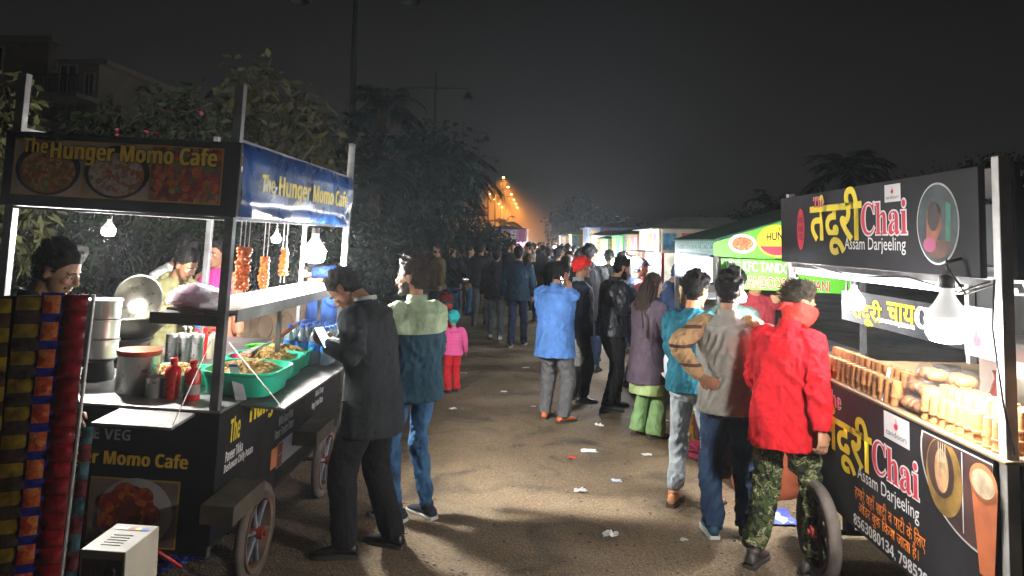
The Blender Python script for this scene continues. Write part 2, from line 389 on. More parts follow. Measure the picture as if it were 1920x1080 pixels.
    for i, s in enumerate((-1, 1)):
        a, e, w = arms[i]; pts, rr = bend((p3+C @ V(s*.1, 0, .03), e, w), (.052, .042, .029)); b.path(pts, rr, 10)
        dd = (w-e).normalized(); dd = V(*hdir[i]) if hdir[i] is not None else dd
        n = V(*palm[i]) if palm[i] is not None else V(-s, .25, 0)
        if detail: hand(b, w, dd, n, s if palm[i] is None else s, hcurl[i])
        else: b.path([w, w+dd*.09, w+dd*.16], [.03, .035, .015], 8)
        h, k, an = lg[i]; pts, rr = bend((h, k, an), (.075, .05, .036) if barefoot else (.06, .04, .028)); b.path(pts, rr, 10)
        if barefoot:
            tmp = MB(); shoe(b, tmp, an, R(feet[i][2]), .245)
    bme = fuse(b, vox, 3 if detail else 2)
    bv = verts_of(bme)
    body = put('body', bme, skinm, rt)
    HRn = np.array(HR0); loc_h = (bv-np.array(hc)) @ HRn/hs                       # head-local coordinates
    bn = normals_of(bme)
    # --- hair / beard shells lifted from the scalp
    def shell(name, mask, thick_v, mat, tufts=0, tl=.03, comb=(0, -.4, .3)):
        fs = [p.vertices[:] for p in bme.polygons if all(mask[v] for v in p.vertices)]
        if not fs: return None
        used = sorted({v for f in fs for v in f}); idx = {v: i for i, v in enumerate(used)}; u = np.array(used)
        nz = wnoise(loc_h[u], seed+5, 130, 6); edge = thick_v[u]
        P = bv[u]+bn[u]*(edge*(1+.35*nz))[:, None]
        mb = MB(); mb.add([tuple(p) for p in P], [tuple(idx[v] for v in f) for f in fs])
        P0 = bv[u]+bn[u]*.0005; ke = len(mb.v); mb.v.extend([tuple(p) for p in P0])
        cnt = {}
        for f in fs:
            g = [idx[v] for v in f]
            for i in range(len(g)): e = (g[i], g[(i+1) % len(g)]); cnt[tuple(sorted(e))] = None if tuple(sorted(e)) in cnt else e
        for e in cnt.values():
            if e: mb.f.append((e[1], e[0], e[0]+ke, e[1]+ke)); mb.m.append(0)
        rg = np.random.default_rng(seed+9); cm = HRn @ np.array(comb)
        for _ in range(tufts):
            i = rg.integers(len(u)); c = P[i]-bn[u][i]*.006; d = bn[u][i]*.35+cm+rg.normal(size=3)*.22; d /= np.linalg.norm(d); l = tl*(.5+rg.random())
            sd = np.cross(d, rg.normal(size=3)); sd /= np.linalg.norm(sd); s2 = np.cross(d, sd); w_ = .0027
            tip = c+d*l+cm*l*.5; k0 = len(mb.v)
            mb.v.extend([tuple(c+sd*w_), tuple(c-sd*w_*.5+s2*w_), tuple(c-sd*w_*.5-s2*w_), tuple(tip)]); mb.f.extend([(k0, k0+1, k0+3), (k0+1, k0+2, k0+3), (k0+2, k0, k0+3)]); mb.m.extend([0]*3)
        return mb.build(name, mat, rt, smooth='full', fixn=False)
    hx, hy, hz = loc_h.T; inhead = (np.abs(hx) < .1) & (np.abs(hy) < .13) & (hz > -.14) & (hz < .15)
    line = np.interp(hy, [-.11, -.04, -.005, .015, .04, .062, .1], [-.085, -.07, -.02, .0, .045, .075, .085])
    scalp = inhead & (hz > line) & ~((np.abs(hx) > .073) & (hz < .03) & (hy > -.03))
    if hair in ('short', 'full', 'long'):
        up_ = np.clip((hz-line)/.06, 0, 1); th = (.004+hairlen*.72*np.clip(hz/.12, .15, 1))*up_+.002
        shell('hair', scalp, th, hairmat, 1100 if detail == 2 else (260 if detail else 0), .02 if hair != 'full' else .03, (.12, -.45, .12))
    if hair == 'long':
        mb = MB(); g = np.random.default_rng(seed)
        for k in range(90):
            a = R(g.uniform(100, 260) if k % 3 else g.uniform(60, 300)); sx, sy = math.sin(a), math.cos(a)
            st = V(sx*.075, sy*.09-.01, g.uniform(.0, .1)); pts = [hd(*st)]
            drop = g.uniform(.42, .60); ex = g.normal()*.035
            for t in (.15, .35, .6, .8, 1):
                q = hd(st.x*1.25, min(st.y*1.1, .02), st.z*(1-min(1, t*3)))
                q = V(q.x, q.y, q.z)+(C @ V(ex*t+sx*.04*t, -.11*min(1, t*2.5), 0)); q.z -= drop*t; q += V(g.normal(), g.normal(), 0)*.006; pts.append(q)
            mb.path(pts, [.009, .012, .012, .010, .007, .002], 5)
        mb.build('long_hair', hairmat, rt, smooth='full')
    if beard or moustache:
        bm_ = np.zeros(len(bv), bool)
        if beard: bm_ |= inhead & (hy > .0) & (hz < np.interp(np.abs(hx), [0, .03, .055, .075], [-.066, -.05, -.03, .01])) & (hz > -.125)
        bm_ |= inhead & (np.abs(hx) < .034) & (hz < -.036) & (hz > -.046) & (hy > .06)
        if bm_.any(): shell('beard' if beard else 'moustache', bm_, np.full(len(bv), .004+.006*beard), hairmat, 120 if (detail == 2 and beard) else 0, .012, (0, 0, -.4))
    # --- eyes, brows
    if detail:
        for s in (-1, 1):
            e = MB(); e.ell(hd(s*.031, .0745, .012), (.0135, .0115, .0085), 10, 7, HR); eo = e.build('eye', eyew, rt, smooth='full')
            e = MB(); e.ell(hd(s*.031, .0845, .0125), (.0058, .0035, .0058), 8, 6, HR); e.build('iris', eyed, eo, smooth='full')
            e = MB(); e.path([hd(s*.014, .091, .034), hd(s*.03, .092, .041), hd(s*.048, .08, .036)], [(.004, .003), (.0045, .003), (.002, .002)], 6); e.build('eyebrow', hairmat, rt, smooth='full')
        e = MB(); e.path([hd(-.022, .087, -.0535), hd(0, .0955, -.0525), hd(.022, .087, -.0535)], [.0012, .0022, .0012], 6); e.build('mouth', M('lip', (.17, .06, .05), .5), rt, smooth='full')
    # --- garments
    def garment(name, mb, mat, amp=.006, fr=28, stretch=(1, 1, .45), vx=None):
        me = fuse(mb, vx or cvox, 3); p = verts_of(me); nn = normals_of(me)
        d = wnoise(p, seed+len(name), fr, 8, stretch); e_ = wnoise(p, seed+7, fr*2.6, 7, (1, 1, .55)); d = .55*d+.9*(.55-np.abs(e_))
        fine = .45-np.abs(wnoise(p, seed+3, fr*5.0, 6, (1, 1, .7)))
        # creases gather at elbows, knees, hem
        g = np.full(len(p), .55)
        for q in [a[1] for a in arms]+[l[1] for l in lg]+[l[2] for l in lg]+[p1]:
            g += .8*np.exp(-((p-np.array(q))**2).sum(1)/.018)
        p2_ = p+nn*((d*amp+fine*amp*.42)*np.clip(g, 0, 1.6)*fold)[:, None]
        me.vertices.foreach_set('co', p2_.ravel().astype(np.float32)); me.update()
        return put(name, me, mat, rt)
    T = thick
    if legs is not None:
        mb = MB(); lw = legw
        mb.loft([mb.ring(q, tf(t) @ V(1, 0, 0), tf(t) @ V(0, 1, 0), a, c, 18) for q, t, a, c in ((p0+tf(.3) @ V(0, 0, .12), .3, .145, .10), (p0+V(0, 0, .05), .2, .152, .108), (p0+V(0, -.01, -.03), 0, .162, .116), (p0+V(0, -.01, -.10), 0, .16, .114), (p0+V(0, -.005, -.14), 0, .12, .09))])
        for h, k, an in lg:
            dn = (an-k).normalized(); end = an+dn*(-.0+.03-ankle) if not shorts else k
            m1 = h.lerp(k, .5)
            pts, rr = bend((h+V(0, 0, -.02), k, end), (.098*lw, .068*lw+.006, (.058+flare)*lw)); rr[0] = .1
            rr[-1] *= .96; rr[-2] *= 1.06                                   # cloth breaking on the shoe
            mb.path(pts, [(r_*.96, r_*1.04) for r_ in rr], 16)
        garment('trousers', mb, legs, .012, 24)
    if kurta is not None:                                                    # long tunic skirt below the coat
        mb = MB(); mb.loft([mb.ring(V(pel.x, pel.y, z_), V(1, 0, 0), V(0, 1, 0), a, c, 20) for z_, a, c in ((.95, .165, .115), (.8, .19, .14), (.62, .215, .165), (kurta[0], .225, .175))])
        garment('tunic', mb, kurta[1], .010, 24, (1, 1, .25))
    if top is not None:
        mb = MB(); w_ = topw
        hemv = V(p0.x, p0.y, hem-sitdrop)
        lo = [(hemv, tf(.1), (.196+.11*max(0, .8-hem))*w_, (.155+.15*max(0, .8-hem))*T)] if hem < .9 else []
        rows = lo+[(p0, tf(.2), .19*w_, .148*T), (p1, tf(.5), .178*w_, .138*T), (p2, tf(.9), .19*w_, .14*T), (p3+C @ V(0, 0, -.03), C, .19*w_, .135*T), (p3+C @ V(0, 0, .02), C, .182*w_, .118*T), (p3+C @ V(0, -.003, .05), C, .155*w_, .098), (p3+C @ V(0, -.006, .078), C, .112*w_, .078), (p4+C @ V(0, -.006, .0), C, .068, .066), (p4+C @ V(0, -.006, .02), C, .062, .062)]
        mb.loft([mb.ring(q, m_ @ V(1, 0, 0), m_ @ V(0, 1, 0), a, c, 22) for q, m_, a, c in rows])
        if hem < .9: pass
        slv = MB() if sleeve is not None else mb
        for i, s in enumerate((-1, 1)):
            a, e, w = arms[i]; Ts = T if sleeve is None else min(T, 1.02); pts, rr = bend((a+C @ V(-s*.012*topw, 0, -.03), e, w), (.076*Ts, .060*Ts, .046*Ts)); rr[-1] = .044*Ts; pts.insert(0, a+C @ V(-s*.05*topw, 0, -.012)); rr.insert(0, .066*T); pts.insert(0, a+C @ V(-s*.10*topw, 0, -.004)); rr.insert(0, .05)
            if i < 2 and sleeve == 'none': continue
            slv.path(pts, [(r_, r_) for r_ in rr], 14)
        tp = garment('vest' if vest else ('jacket' if T > 1 or hem < .85 else 'shirt'), mb, [top] + ([yoke[0]] if yoke else []), .0135, 22)
        if yoke:                                                             # shoulders of another colour: a cut-line in the cloth
            pz = verts_of(tp.data); zz = ((pz-np.array(p3)) @ np.array(C))[:, 2]
            mi = [1 if sum(zz[v] for v in f.vertices)/len(f.vertices) > yoke[1] else 0 for f in tp.data.polygons]; tp.data.polygons.foreach_set('material_index', mi)
        if sleeve is not None and sleeve != 'none': garment('sleeve', slv, sleeve, .010, 30)
        if collar is not None:
            mb = MB(); cr = [(p4+C @ V(0, -.006, -.03), .078, .076), (p4+C @ V(0, -.006, .01), .071, .070), (p4+C @ V(0, -.008, .04), .069, .068), (p4+C @ V(0, -.008, .042), .061, .06), (p4+C @ V(0, -.006, -.01), .06, .058)]
            mb.loft([mb.ring(q, C @ V(1, 0, 0), C @ V(0, 1, 0), a, c, 20) for q, a, c in cr], cap=False); mb.build('collar', collar, rt, smooth='full')
        if hood:
            mb = MB(); mb.loft([mb.ring(p4+C @ V(0, y, z), C @ V(1, 0, 0), C @ V(0, .8, .5), a, c, 16) for y, z, a, c in ((-.05, -.05, .09, .05), (-.06, -.01, .11, .075), (-.05, .03, .09, .06), (-.04, .05, .05, .03))]); garment('hood', mb, top, .008, 30)
    # --- shoes
    if not barefoot:
        for i in (0, 1):
            u_ = MB(); so = MB(); shoe(u_, so, lg[i][2], R(feet[i][2]))
            fz = feet[i][3] if len(feet[i]) > 3 else 0
            if fz: u_.v = [(x, y, z+fz) for x, y, z in u_.v]; so.v = [(x, y, z+fz) for x, y, z in so.v]
            so_ = u_.build('shoe', shoes, rt, smooth='full'); so.build('sole', sole, so_, smooth=True)
    # --- caps
    if cap:
        kind, cmat = cap
        base = scalp if kind != 'turban' else inhead & (hz > np.interp(hy, [-.11, 0, .1], [-.05, .02, .06]))
        th = np.where(hz > .02, .016, .013) if kind == 'beanie' else (.026+.006*np.sin(hz*150+hx*60) if kind == 'turban' else np.full(len(bv), .012))
        shell('cap' if kind != 'turban' else 'turban', base, th, cmat)
        if kind == 'peak':
            mb = MB(); mb.add([hd(x*.075, .075+.055*(1-x*x), .07-.012*abs(x)+dz) for dz in (0, .006) for x in (-1, -.5, 0, .5, 1)]+[hd(x*.07, .06, .078+dz) for dz in (0, .006) for x in (-1, -.5, 0, .5, 1)],
                              [(i, i+1, i+11, i+10) for i in range(4)]+[(i+5, i+15, i+16, i+6) for i in range(4)]+[(i, i+5, i+6, i+1) for i in range(4)]); mb.build('cap_peak', cmat, rt)
        if kind == 'pompom':
            mb = MB(); mb.ell(hd(0, -.01, .15), (.03, .03, .03)); mb.build('pompom', cmat, rt, smooth='full')
    info = dict(root=rt, hd=hd, HR=HR, C=C, arms=arms, p=(p0, p1, p2, p3, p4), hc=hc, legs=lg, body=body, garment=garment)
    if extra: extra(info)
    return info
# ------------------------------------------------------------------ the ground
def ground_mat():
    m = bpy.data.materials.new('dusty_asphalt'); m.use_nodes = True; n = m.node_tree.nodes; L = m.node_tree.links; b = n['Principled BSDF']
    t = n.new('ShaderNodeTexCoord')
    def noise(s, d=4, dist=0):
        q = n.new('ShaderNodeTexNoise'); q.inputs['Scale'].default_value = s; q.inputs['Detail'].default_value = d; q.inputs['Distortion'].default_value = dist; L.new(t.outputs['Object'], q.inputs['Vector']); return q.outputs[0]
    def ramp(f, st):
        r = n.new('ShaderNodeValToRGB'); L.new(f, r.inputs[0]); e = r.color_ramp.elements
        while len(e) < len(st): e.new(.5)
        for i, (p, c) in enumerate(st): e[i].position = p; e[i].color = (*c, 1)
        return r.outputs[0]
    def mix(mode, f, a, c):
        x = n.new('ShaderNodeMix'); x.data_type = 'RGBA'; x.blend_type = mode
        if isinstance(f, float): x.inputs[0].default_value = f
        else: L.new(f, x.inputs[0])
        L.new(a, x.inputs[6])
        if isinstance(c, tuple): x.inputs[7].default_value = (*c, 1)
        else: L.new(c, x.inputs[7])
        return x.outputs[2]
    base = ramp(noise(.55, 5, .6), [(.3, (.145, .108, .068)), (.5, (.215, .162, .104)), (.72, (.27, .205, .135))])
    v = n.new('ShaderNodeTexVoronoi'); v.inputs['Scale'].default_value = 85; L.new(t.outputs['Object'], v.inputs['Vector'])
    s = n.new('ShaderNodeSeparateColor'); L.new(v.outputs['Color'], s.inputs[0])
    agg = ramp(s.outputs[0], [(0, (.5, .5, .5)), (.45, (.88, .86, .83)), (.85, (1.15, 1.1, 1.03)), (.97, (1.6, 1.5, 1.35))])
    c = mix('MULTIPLY', .55, base, agg)
    c = mix('MULTIPLY', .65, c, ramp(noise(60, 3), [(.35, (.55, .55, .55)), (.65, (1.25, 1.25, 1.25))]))
    c = mix('MIX', ramp(noise(1.7, 6, 1.2), [(.52, (0, 0, 0)), (.72, (.8, .8, .8))]), c, (.04, .034, .027))   # old oil and damp stains
    c = mix('MULTIPLY', .75, c, ramp(noise(.28, 3, .3), [(.35, (.6, .58, .55)), (.6, (1.1, 1.08, 1.05))]))
    c = mix('MIX', ramp(noise(2.6, 7, .4), [(.58, (0, 0, 0)), (.78, (.55, .55, .55))]), c, (.26, .225, .17))         # dust
    L.new(c, b.inputs['Base Color'])
    L.new(ramp(noise(1.2, 5), [(.35, (.62, .62, .62)), (.7, (.92, .92, .92))]), b.inputs['Roughness']); b.inputs['Specular IOR Level'].default_value = .35
    bp = n.new('ShaderNodeBump'); bp.inputs['Strength'].default_value = .7; bp.inputs['Distance'].default_value = .012
    ad = n.new('ShaderNodeMath'); ad.operation = 'ADD'; L.new(v.outputs['Distance'], ad.inputs[0]); L.new(noise(9, 5), ad.inputs[1]); L.new(ad.outputs[0], bp.inputs['Height']); L.new(bp.outputs[0], b.inputs['Normal'])
    return m
mb = MB(); mb.quad((-400, -30, 0), (400, -30, 0), (400, 900, 0), (-400, 900, 0)); tag(mb.build('ground', ground_mat()), kind='structure')
mb = MB(); mb.quad((-60, -20, -.0), (-60, 220, 0), (-4.6, 220, 0), (-4.6, -20, 0))
mb.v = [(x, y, .12) for x, y, z in mb.v]; mb.b2((-4.6, -20, 0), (-4.45, 220, .14))
tag(mb.build('verge', M('verge_soil', (.06, .05, .03), .95, 0, .4, 2, .6, 12)), kind='structure')
# ------------------------------------------------------------------ lamps
def led_bulb(label, at, r, s, hang=.1, cord=.25, group='lit bulbs hanging over the carts', tilt=None, col=LEDW):
    """LED bulb: white plastic neck with a frosted cup below; hangs from a holder and cord"""
    t = thing('light_bulb', label, 'light bulb', at, group, tilt=tilt); p = Vector(at)
    mb = MB(); mb.lathe([(r*.97, 0), (r*.98, r*.1), (r*.88, r*.35), (r*.58, r*.75), (r*.4, r*1.05), (r*.34, r*1.2), (r*.34, r*1.5)], p, 24); mb.build('neck', M('bulb_plastic', (.75, .75, .73), .4, 0, .05, emit=LEDW, es=.14), t, smooth=True)  # faint emission in the neck stands in for LED light scattered through plastic
    mb = MB(); mb.lathe([(r*.45, -r*1.2), (r*.78, -r*1.1), (r*.97, -r*.75), (r*1.0, -.002)], p, 24); mb.build('diffuser', glow('led_%d_%s' % (int(s*10), '_'.join(str(int(c*100)) for c in col)), col, s), t, smooth='full')
    mb = MB(); mb.lathe([(r*.36, r*1.5), (r*.36, r*2.0), (r*.2, r*2.15)], p, 14); mb.build('holder', M('bakelite', (.04, .038, .036), .4), t, smooth=True)
    mb = MB(); mb.path([p+V(0, 0, r*2.1), p+V(.006, .004, r*2.1+cord*.5), p+V(0, 0, r*2.1+cord)], .0035, 6); mb.build('cord', M('cord', (.1, .1, .1), .6), t)
    return t
# ------------------------------------------------------------------ the momo cart (left)
c0 = V(-2.1, 4.8, .02); TL = Matrix.Translation(c0) @ Matrix.Rotation(R(2.2), 4, 'Y') @ Matrix.Translation(-c0)
XL, XR, YN, YF = -2.69, -1.575, 3.65, 5.95
FU, FV = (1, 0, 0), (0, 0, 1); SU = (0, 1, 0)
cart = thing('food_cart', 'black wheeled momo cart with yellow lettering and a blue side banner', 'food cart', (-2.1, 4.8, 0), tilt=TL)
def FP(px, py): q = HY(px, py, YN, TL); return q
def SPt(px, py): q = HX(px, py, XR, TL); return q
for x in (XL, XR):
    for y in (YN, YF):
        mb = MB(); mb.b2((x-.022, y-.022, .30), (x+.022, y+.022, 2.61)); mb.build('post', [postm], cart, bevel=.003)
mb = MB(); mb.b2((XL-.03, YN-.05, 1.94), (XR+.045, YN-.026, 2.31)); sb = mb.build('sign_board', black, cart, bevel=.004)
mb = MB(); mb.b2((XL, YN-.02, 1.925), (XR, YN+.02, 1.937)); mb.build('sign_rail', postm, cart)
# pictures on the sign
a = FP(30, 385); b_ = FP(430, 270); fx0, fx1, fz0, fz1 = a.x, b_.x, 1.995, 2.275; yy = YN-.05
gold = M('sign_gold', (.55, .33, .03), .5, 0, .15, 5)
rect('gold_border', gold, sb, (fx0, yy, fz0), FU, FV, fx1-fx0, fz1-fz0, .002)
pw = (fx1-fx0-.012)
noodle = M('noodle_print', (.5, .3, .1), .5, kind='food', vs=60, cols=[(.45, .2, .04), (.55, .3, .08), (.3, .1, .02), (.6, .42, .15), (.2, .22, .05), (.5, .12, .03)])
pasta = M('pasta_print', (.5, .3, .1), .5, kind='food', vs=45, cols=[(.6, .48, .34), (.5, .36, .22), (.65, .55, .42), (.35, .2, .1), (.5, .15, .08), (.55, .45, .3)])
tikka = M('tikka_print', (.5, .3, .1), .5, kind='food', vs=40, cols=[(.5, .06, .02), (.6, .15, .03), (.3, .02, .02), (.15, .2, .05), (.65, .25, .06), (.2, .05, .02)])
for k, (x0, x1, bg, fd) in enumerate(((0, .335, (.5, .4, .28), noodle), (.345, .655, (.48, .36, .24), pasta), (.665, 1, (.3, .06, .03), tikka))):
    pr = rect('picture', M('print_bg_%d' % k, bg, .5, 0, .2, 6), sb, (fx0+.006+pw*x0, yy, fz0+.007), FU, FV, pw*(x1-x0), fz1-fz0-.014, .003)
    cx = fx0+.006+pw*(x0+x1)/2
    if k < 2:
        disc('bowl', M('bowl_print', (.012, .013, .016), .4), pr, (cx, yy, 2.13), FU, FV, pw*.158, .132, .0042)
        disc('food', fd, pr, (cx, yy, 2.118), FU, FV, pw*.135, .108, .0054)
    else:
        rect('food', fd, pr, (fx0+.006+pw*x0, yy, fz0+.007), FU, FV, pw*(x1-x0), fz1-fz0-.014, .0042)
        for q in range(7): disc('food', M('tikka_piece', (.6, .12, .02), .5, 0, .5, 40), pr, (cx-pw*.13+pw*.045*q, yy, 2.08+.07*(q % 3)), FU, FV, .022, .03, .0054+.0004*q, 14)
goldtxt = M('gold_text', (.9, .62, .06), .5, 0, .1)
lettering(bold('The'), goldtxt, sb, (FP(56, 305).x, yy, 2.205), FU, FV, .125, .075, .0085, off=.02, outline=black, ol=.03)
lettering(bold('Hunger Momo Cafe'), goldtxt, sb, (FP(108, 305).x, yy, 2.155), FU, FV, .835, .118, .0085, off=.03, outline=black, ol=.03)
# blue banner on the road side
mb = MB(); N = 14; k_ = []
for j in range(5):
    for i in range(N+1):
        y = YN+.02+(YF-YN-.04)*i/N; z = 1.945+.375*j/4; k_.append((XR+.03+.010*math.sin(i*1.7+j)+.008*math.sin(j*2.4+i*.6), y, z))
mb.add(k_, [(j*(N+1)+i, j*(N+1)+i+1, (j+1)*(N+1)+i+1, (j+1)*(N+1)+i) for j in range(4) for i in range(N)])
bn = mb.build('side_banner', M('blue_flex', (.01, .06, .24), .28, 0, .35, 3, .25, 6, .6), cart, smooth='full', fixn=False)
so = bn.modifiers.new('s', 'SOLIDIFY'); so.thickness = .004
lettering(bold('The'), yellow, bn, (XR+.03, SPt(470, 370).y, 2.085), SU, FV, .20, .10, .026, off=.012)
lettering(bold('Hunger Momo Cafe'), yellow, bn, (XR+.03, SPt(503, 385).y, 2.045), SU, FV, 1.55, .155, .026, off=.035)
for z in (1.937, 2.326):
    mb = MB(); mb.b2((XR-.012, YN+.023, z-.01), (XR+.012, YF-.023, z+.01)); mb.build('rail', postm, cart)
    mb = MB(); mb.b2((XL-.012, YN+.023, z-.01), (XL+.012, YF-.023, z+.01)); mb.build('rail', postm, cart)
mb = MB(); mb.b2((XL+.023, YF-.012, 1.93), (XR-.023, YF+.012, 1.95)); mb.build('rail', postm, cart)
# body
foil = M('foil_sheet', (.24, .235, .22), .5, .7, .5, 5, .5, 14, dirt=.5)
panel = M('vinyl_black', (.010, .010, .0115), .55, 0, .6, 2.5, .06, 9, .2)
mb = MB(); mb.b2((XL-.02, YN-.028, .31), (XR+.024, YN-.012, .985)); fr = mb.build('front_panel', panel, cart, bevel=.002)
mb = MB(); mb.b2((XR+.022, YN-.028, .36), (XR+.036, YF, .985)); sd = mb.build('side_panel', panel, cart, bevel=.002)
mb = MB(); mb.b2((XL-.036, YN-.01, .36), (XL-.022, YF, .985)); mb.build('side_panel', panel, cart)
mb = MB(); mb.b2((XL-.02, YF+.012, .36), (XR+.02, YF+.026, .985)); mb.build('back_panel', panel, cart)
mb = MB(); mb.b2((XL-.04, YN-.03, .987), (XR+.04, YF+.03, 1.0)); mb.build('counter', oldsteel, cart, bevel=.003)
mb = MB(); mb.b2((XL, YN, .30), (XR, YF, .35)); mb.build('chassis', dark, cart)
mb = MB(); mb.b2((-1.655, YN-.27, .972), (-2.03, YN-.032, .986)); mb.v = [(x, y, z-(.0 if y > YN-.1 else .012)) for x, y, z in mb.v]; mb.build('front_flap', foil, cart, bevel=.003)
mb = MB(); mb.b2((XR+.042, YN+.2, .972), (-1.30, 5.35, .986)); mb.v = [(x, y, z-(.0 if x < -1.5 else .008)) for x, y, z in mb.v]; mb.build('side_flap', foil, cart, bevel=.003)
for q, e in (((-1.66, YN-.25, .98), (XR-.03, YN-.03, 1.35)), ((-1.32, YN+.22, .98), (XR+.03, YN+.03, 1.32))):
    mb = MB(); mb.cyl(q, e, .003, n=6); mb.build('stay_wire', steel, cart)
fyy = YN-.028; gr = M('grey_print', (.3, .3, .31), .5)
p_ = FP(130, 815); lettering(bold('PURE VEG'), gr, fr, (FP(128, 815).x, fyy, .832), FU, FV, .325, .052, .003, off=.008)
goldl = M('gold_letter', (.85, .54, .04), .45, 0, .08)
lettering(bold('The Hunger Momo Cafe'), goldl, fr, (FP(26, 870).x, fyy, .695), FU, FV, FP(357, 870).x-FP(26, 870).x, .088, .003, off=.03)
for (x0, x1) in ((FP(172, 950).x, FP(340, 950).x), (FP(-30, 950).x, FP(160, 950).x)):
    z0, z1 = .305+.03, .655
    pr = rect('picture', gold, fr, (x0, fyy, z0), FU, FV, x1-x0, z1-z0, .003)
    rect('plate_ground', M('plate_ground_print', (.2, .15, .12), .5, 0, .3, 8), pr, (x0+.008, fyy, z0+.008), FU, FV, x1-x0-.016, z1-z0-.016, .004)  # brown printed ground inside the gold border, behind the plate
    cx, cz = (x0+x1)/2-.02, (z0+z1)/2; disc('plate', M('plate_print', (.45, .43, .42), .5, 0, .15, 9), pr, (cx+.03, fyy, cz), FU, FV, .185, .165, .0052)
    disc('gravy', M('gravy_print', (.16, .02, .01), .5, 0, .5, 30), pr, (cx, fyy, cz), FU, FV, .13, .13, .0064)
    for q in range(7):
        an = q*2*math.pi/7; disc('momo', M('momo_print', (.45, .06, .012), .5, 0, .6, 38, kind='food', cols=[(.5, .08, .015), (.35, .03, .01), (.6, .14, .02), (.3, .02, .01)]), pr, (cx+.107*math.cos(an), fyy, cz+.1*math.sin(an)), FU, FV, .052, .046, .0074+.0005*q, 16)
sx = XR+.036
def sl(s, px0, py0, h, ln, mat=whitep, off=.02, lift=.003): q = HX(px0, py0, sx, TL); lettering(bold(s), mat, sd, (sx, q.y, q.z), SU, FV, ln, h, lift, off=off*.5)
sl('The', 429, 832, .125, .13, yellow, .03); q = HX(466, 808, sx, TL); lettering(bold('Hunger Momo Cafe'), yellow, sd, (sx, q.y, q.z), SU, FV, 1.35, .19, .003, off=.035)
sl('Paneer Tikka', 421, 868, .055, .22); sl('Deshawan Chilly Potato', 418, 893, .055, .38)
sl('White Sauce Pasta', 521, 800, .06, .27, M('grey_print2', (.35, .35, .36), .5)); sl('Paneer Tandoori Momo', 514, 826, .06, .34, M('grey_print2', (.35, .35, .36), .5))
sl('Malai Chaap', 590, 748, .06, .2); sl('Veg Fried Rice', 583, 772, .06, .27)
q0 = HX(516, 880, sx, TL); q1 = HX(568, 832, sx, TL)
pb = rect('payment_sticker', M('sticker_white', (.6, .62, .75), .4, 0, .05), sd, (sx, q0.y, q0.z), SU, FV, q1.y-q0.y, .15, .003)
ln = q1.y-q0.y
rect('sticker_block', M('sticker_orange', (.7, .2, .08), .4), pb, (sx, q0.y-.10, q0.z+.02), SU, FV, .1, .12, .003)
for k in (0, 1): rect('sticker_block', M('sticker_red', (.45, .02, .03), .4), pb, (sx, q0.y+.005, q0.z+.005+.072*k), SU, FV, .09, .066, .0045)
lettering('Pay', M('navy_print', (.01, .03, .2), .4), pb, (sx, q0.y+ln*.52, q0.z+.045), SU, FV, ln*.2, .07, .005, off=.02)
lettering('tm', M('cyan_print', (.05, .4, .7), .4), pb, (sx, q0.y+ln*.73, q0.z+.055), SU, FV, ln*.16, .05, .005, off=.02)
# raised shelf over the road side, tray at the front
mb = MB(); mb.b2((XR-.30, YN+.03, 1.462), (XR+.05, YF-.03, 1.478)); mb.build('upper_shelf', M('cream_shelf', (.34, .30, .24), .6, 0, .2, 6, .05, 30, dirt=.5), cart, bevel=.003)
mb = MB(); mb.b2((XR+.05, YN+.03, 1.42), (XR+.062, YF-.03, 1.482)); mb.build('shelf_edge', oldsteel, cart)
mb = MB(); mb.b2((XR-.36, YN+.0, 1.432), (XR-.025, YN+.30, 1.447)); mb.b2((XR-.36, YN-.012, 1.40), (XR-.025, YN-.0, 1.455)); mb.build('front_shelf', M('dark_wood', (.035, .022, .014), .6), cart)
for y in (YN+.9, YN+1.75):
    mb = MB(); mb.b2((XR-.03, y-.012, 1.0), (XR-.006, y+.012, 1.462)); mb.build('shelf_strut', postm, cart)
for x, y in ((XR-.33, YF-.02),):
    mb = MB(); mb.b2((x-.014, y-.014, 1.0), (x+.014, y+.014, 1.93)); mb.build('inner_post', oldsteel, cart)
# wheels with spokes and the box mudguards above them
rimm = M('wheel_rim', (.30, .2, .13), .5, .6, .4, 8); spoke = M('spoke_paint', (.28, .30, .36), .45, .4, .3, 9); hubm = M('hub_red', (.35, .05, .03), .5, .3)
def wheel(parent, c, r, axis=(1, 0, 0), nsp=6, w=.05, sp=None, rim=None):
    c = Vector(c); t = MB(); ax = Vector(axis); u = Vector((0, 0, 1)); v = ax.cross(u)
    rings = []
    for i in range(36):
        a = 2*math.pi*i/36; rd = u*math.cos(a)+v*math.sin(a)
        rings.append([c+rd*(r-.032+.032*math.cos(b2))+ax*(w/2*math.sin(b2)) for b2 in [2*math.pi*k/10 for k in range(10)]])
    rings.append(rings[0]); t.loft(rings, cap=False); wo_ = t.build('wheel', rubber, parent, smooth='full')
    t = MB(); rr = []
    for i in range(37):
        a = 2*math.pi*i/36; rd = u*math.cos(a)+v*math.sin(a); rr.append([c+rd*(r-.085)+ax*.022, c+rd*(r-.06)+ax*.026, c+rd*(r-.06)-ax*.026, c+rd*(r-.085)-ax*.022])
    t.loft(rr, cap=False); t.build('rim', rim or rimm, wo_)
    for k in range(nsp):
        a = 2*math.pi*k/nsp+.3; rd = u*math.cos(a)+v*math.sin(a); t = MB(); tg = rd.cross(ax)
        t.path([c+rd*.03, c+rd*(r*.5), c+rd*(r-.075)], [(.016, .012), (.011, .009), (.015, .010)], 8, up=ax); t.build('spoke', sp or spoke, wo_, smooth=True)
    t = MB(); t.cyl(c-ax*.045, c+ax*.045, .032, n=14); t.cyl(c-ax*.07, c+ax*.06, .014, n=10); t.build('hub', hubm, wo_)
    return wo_
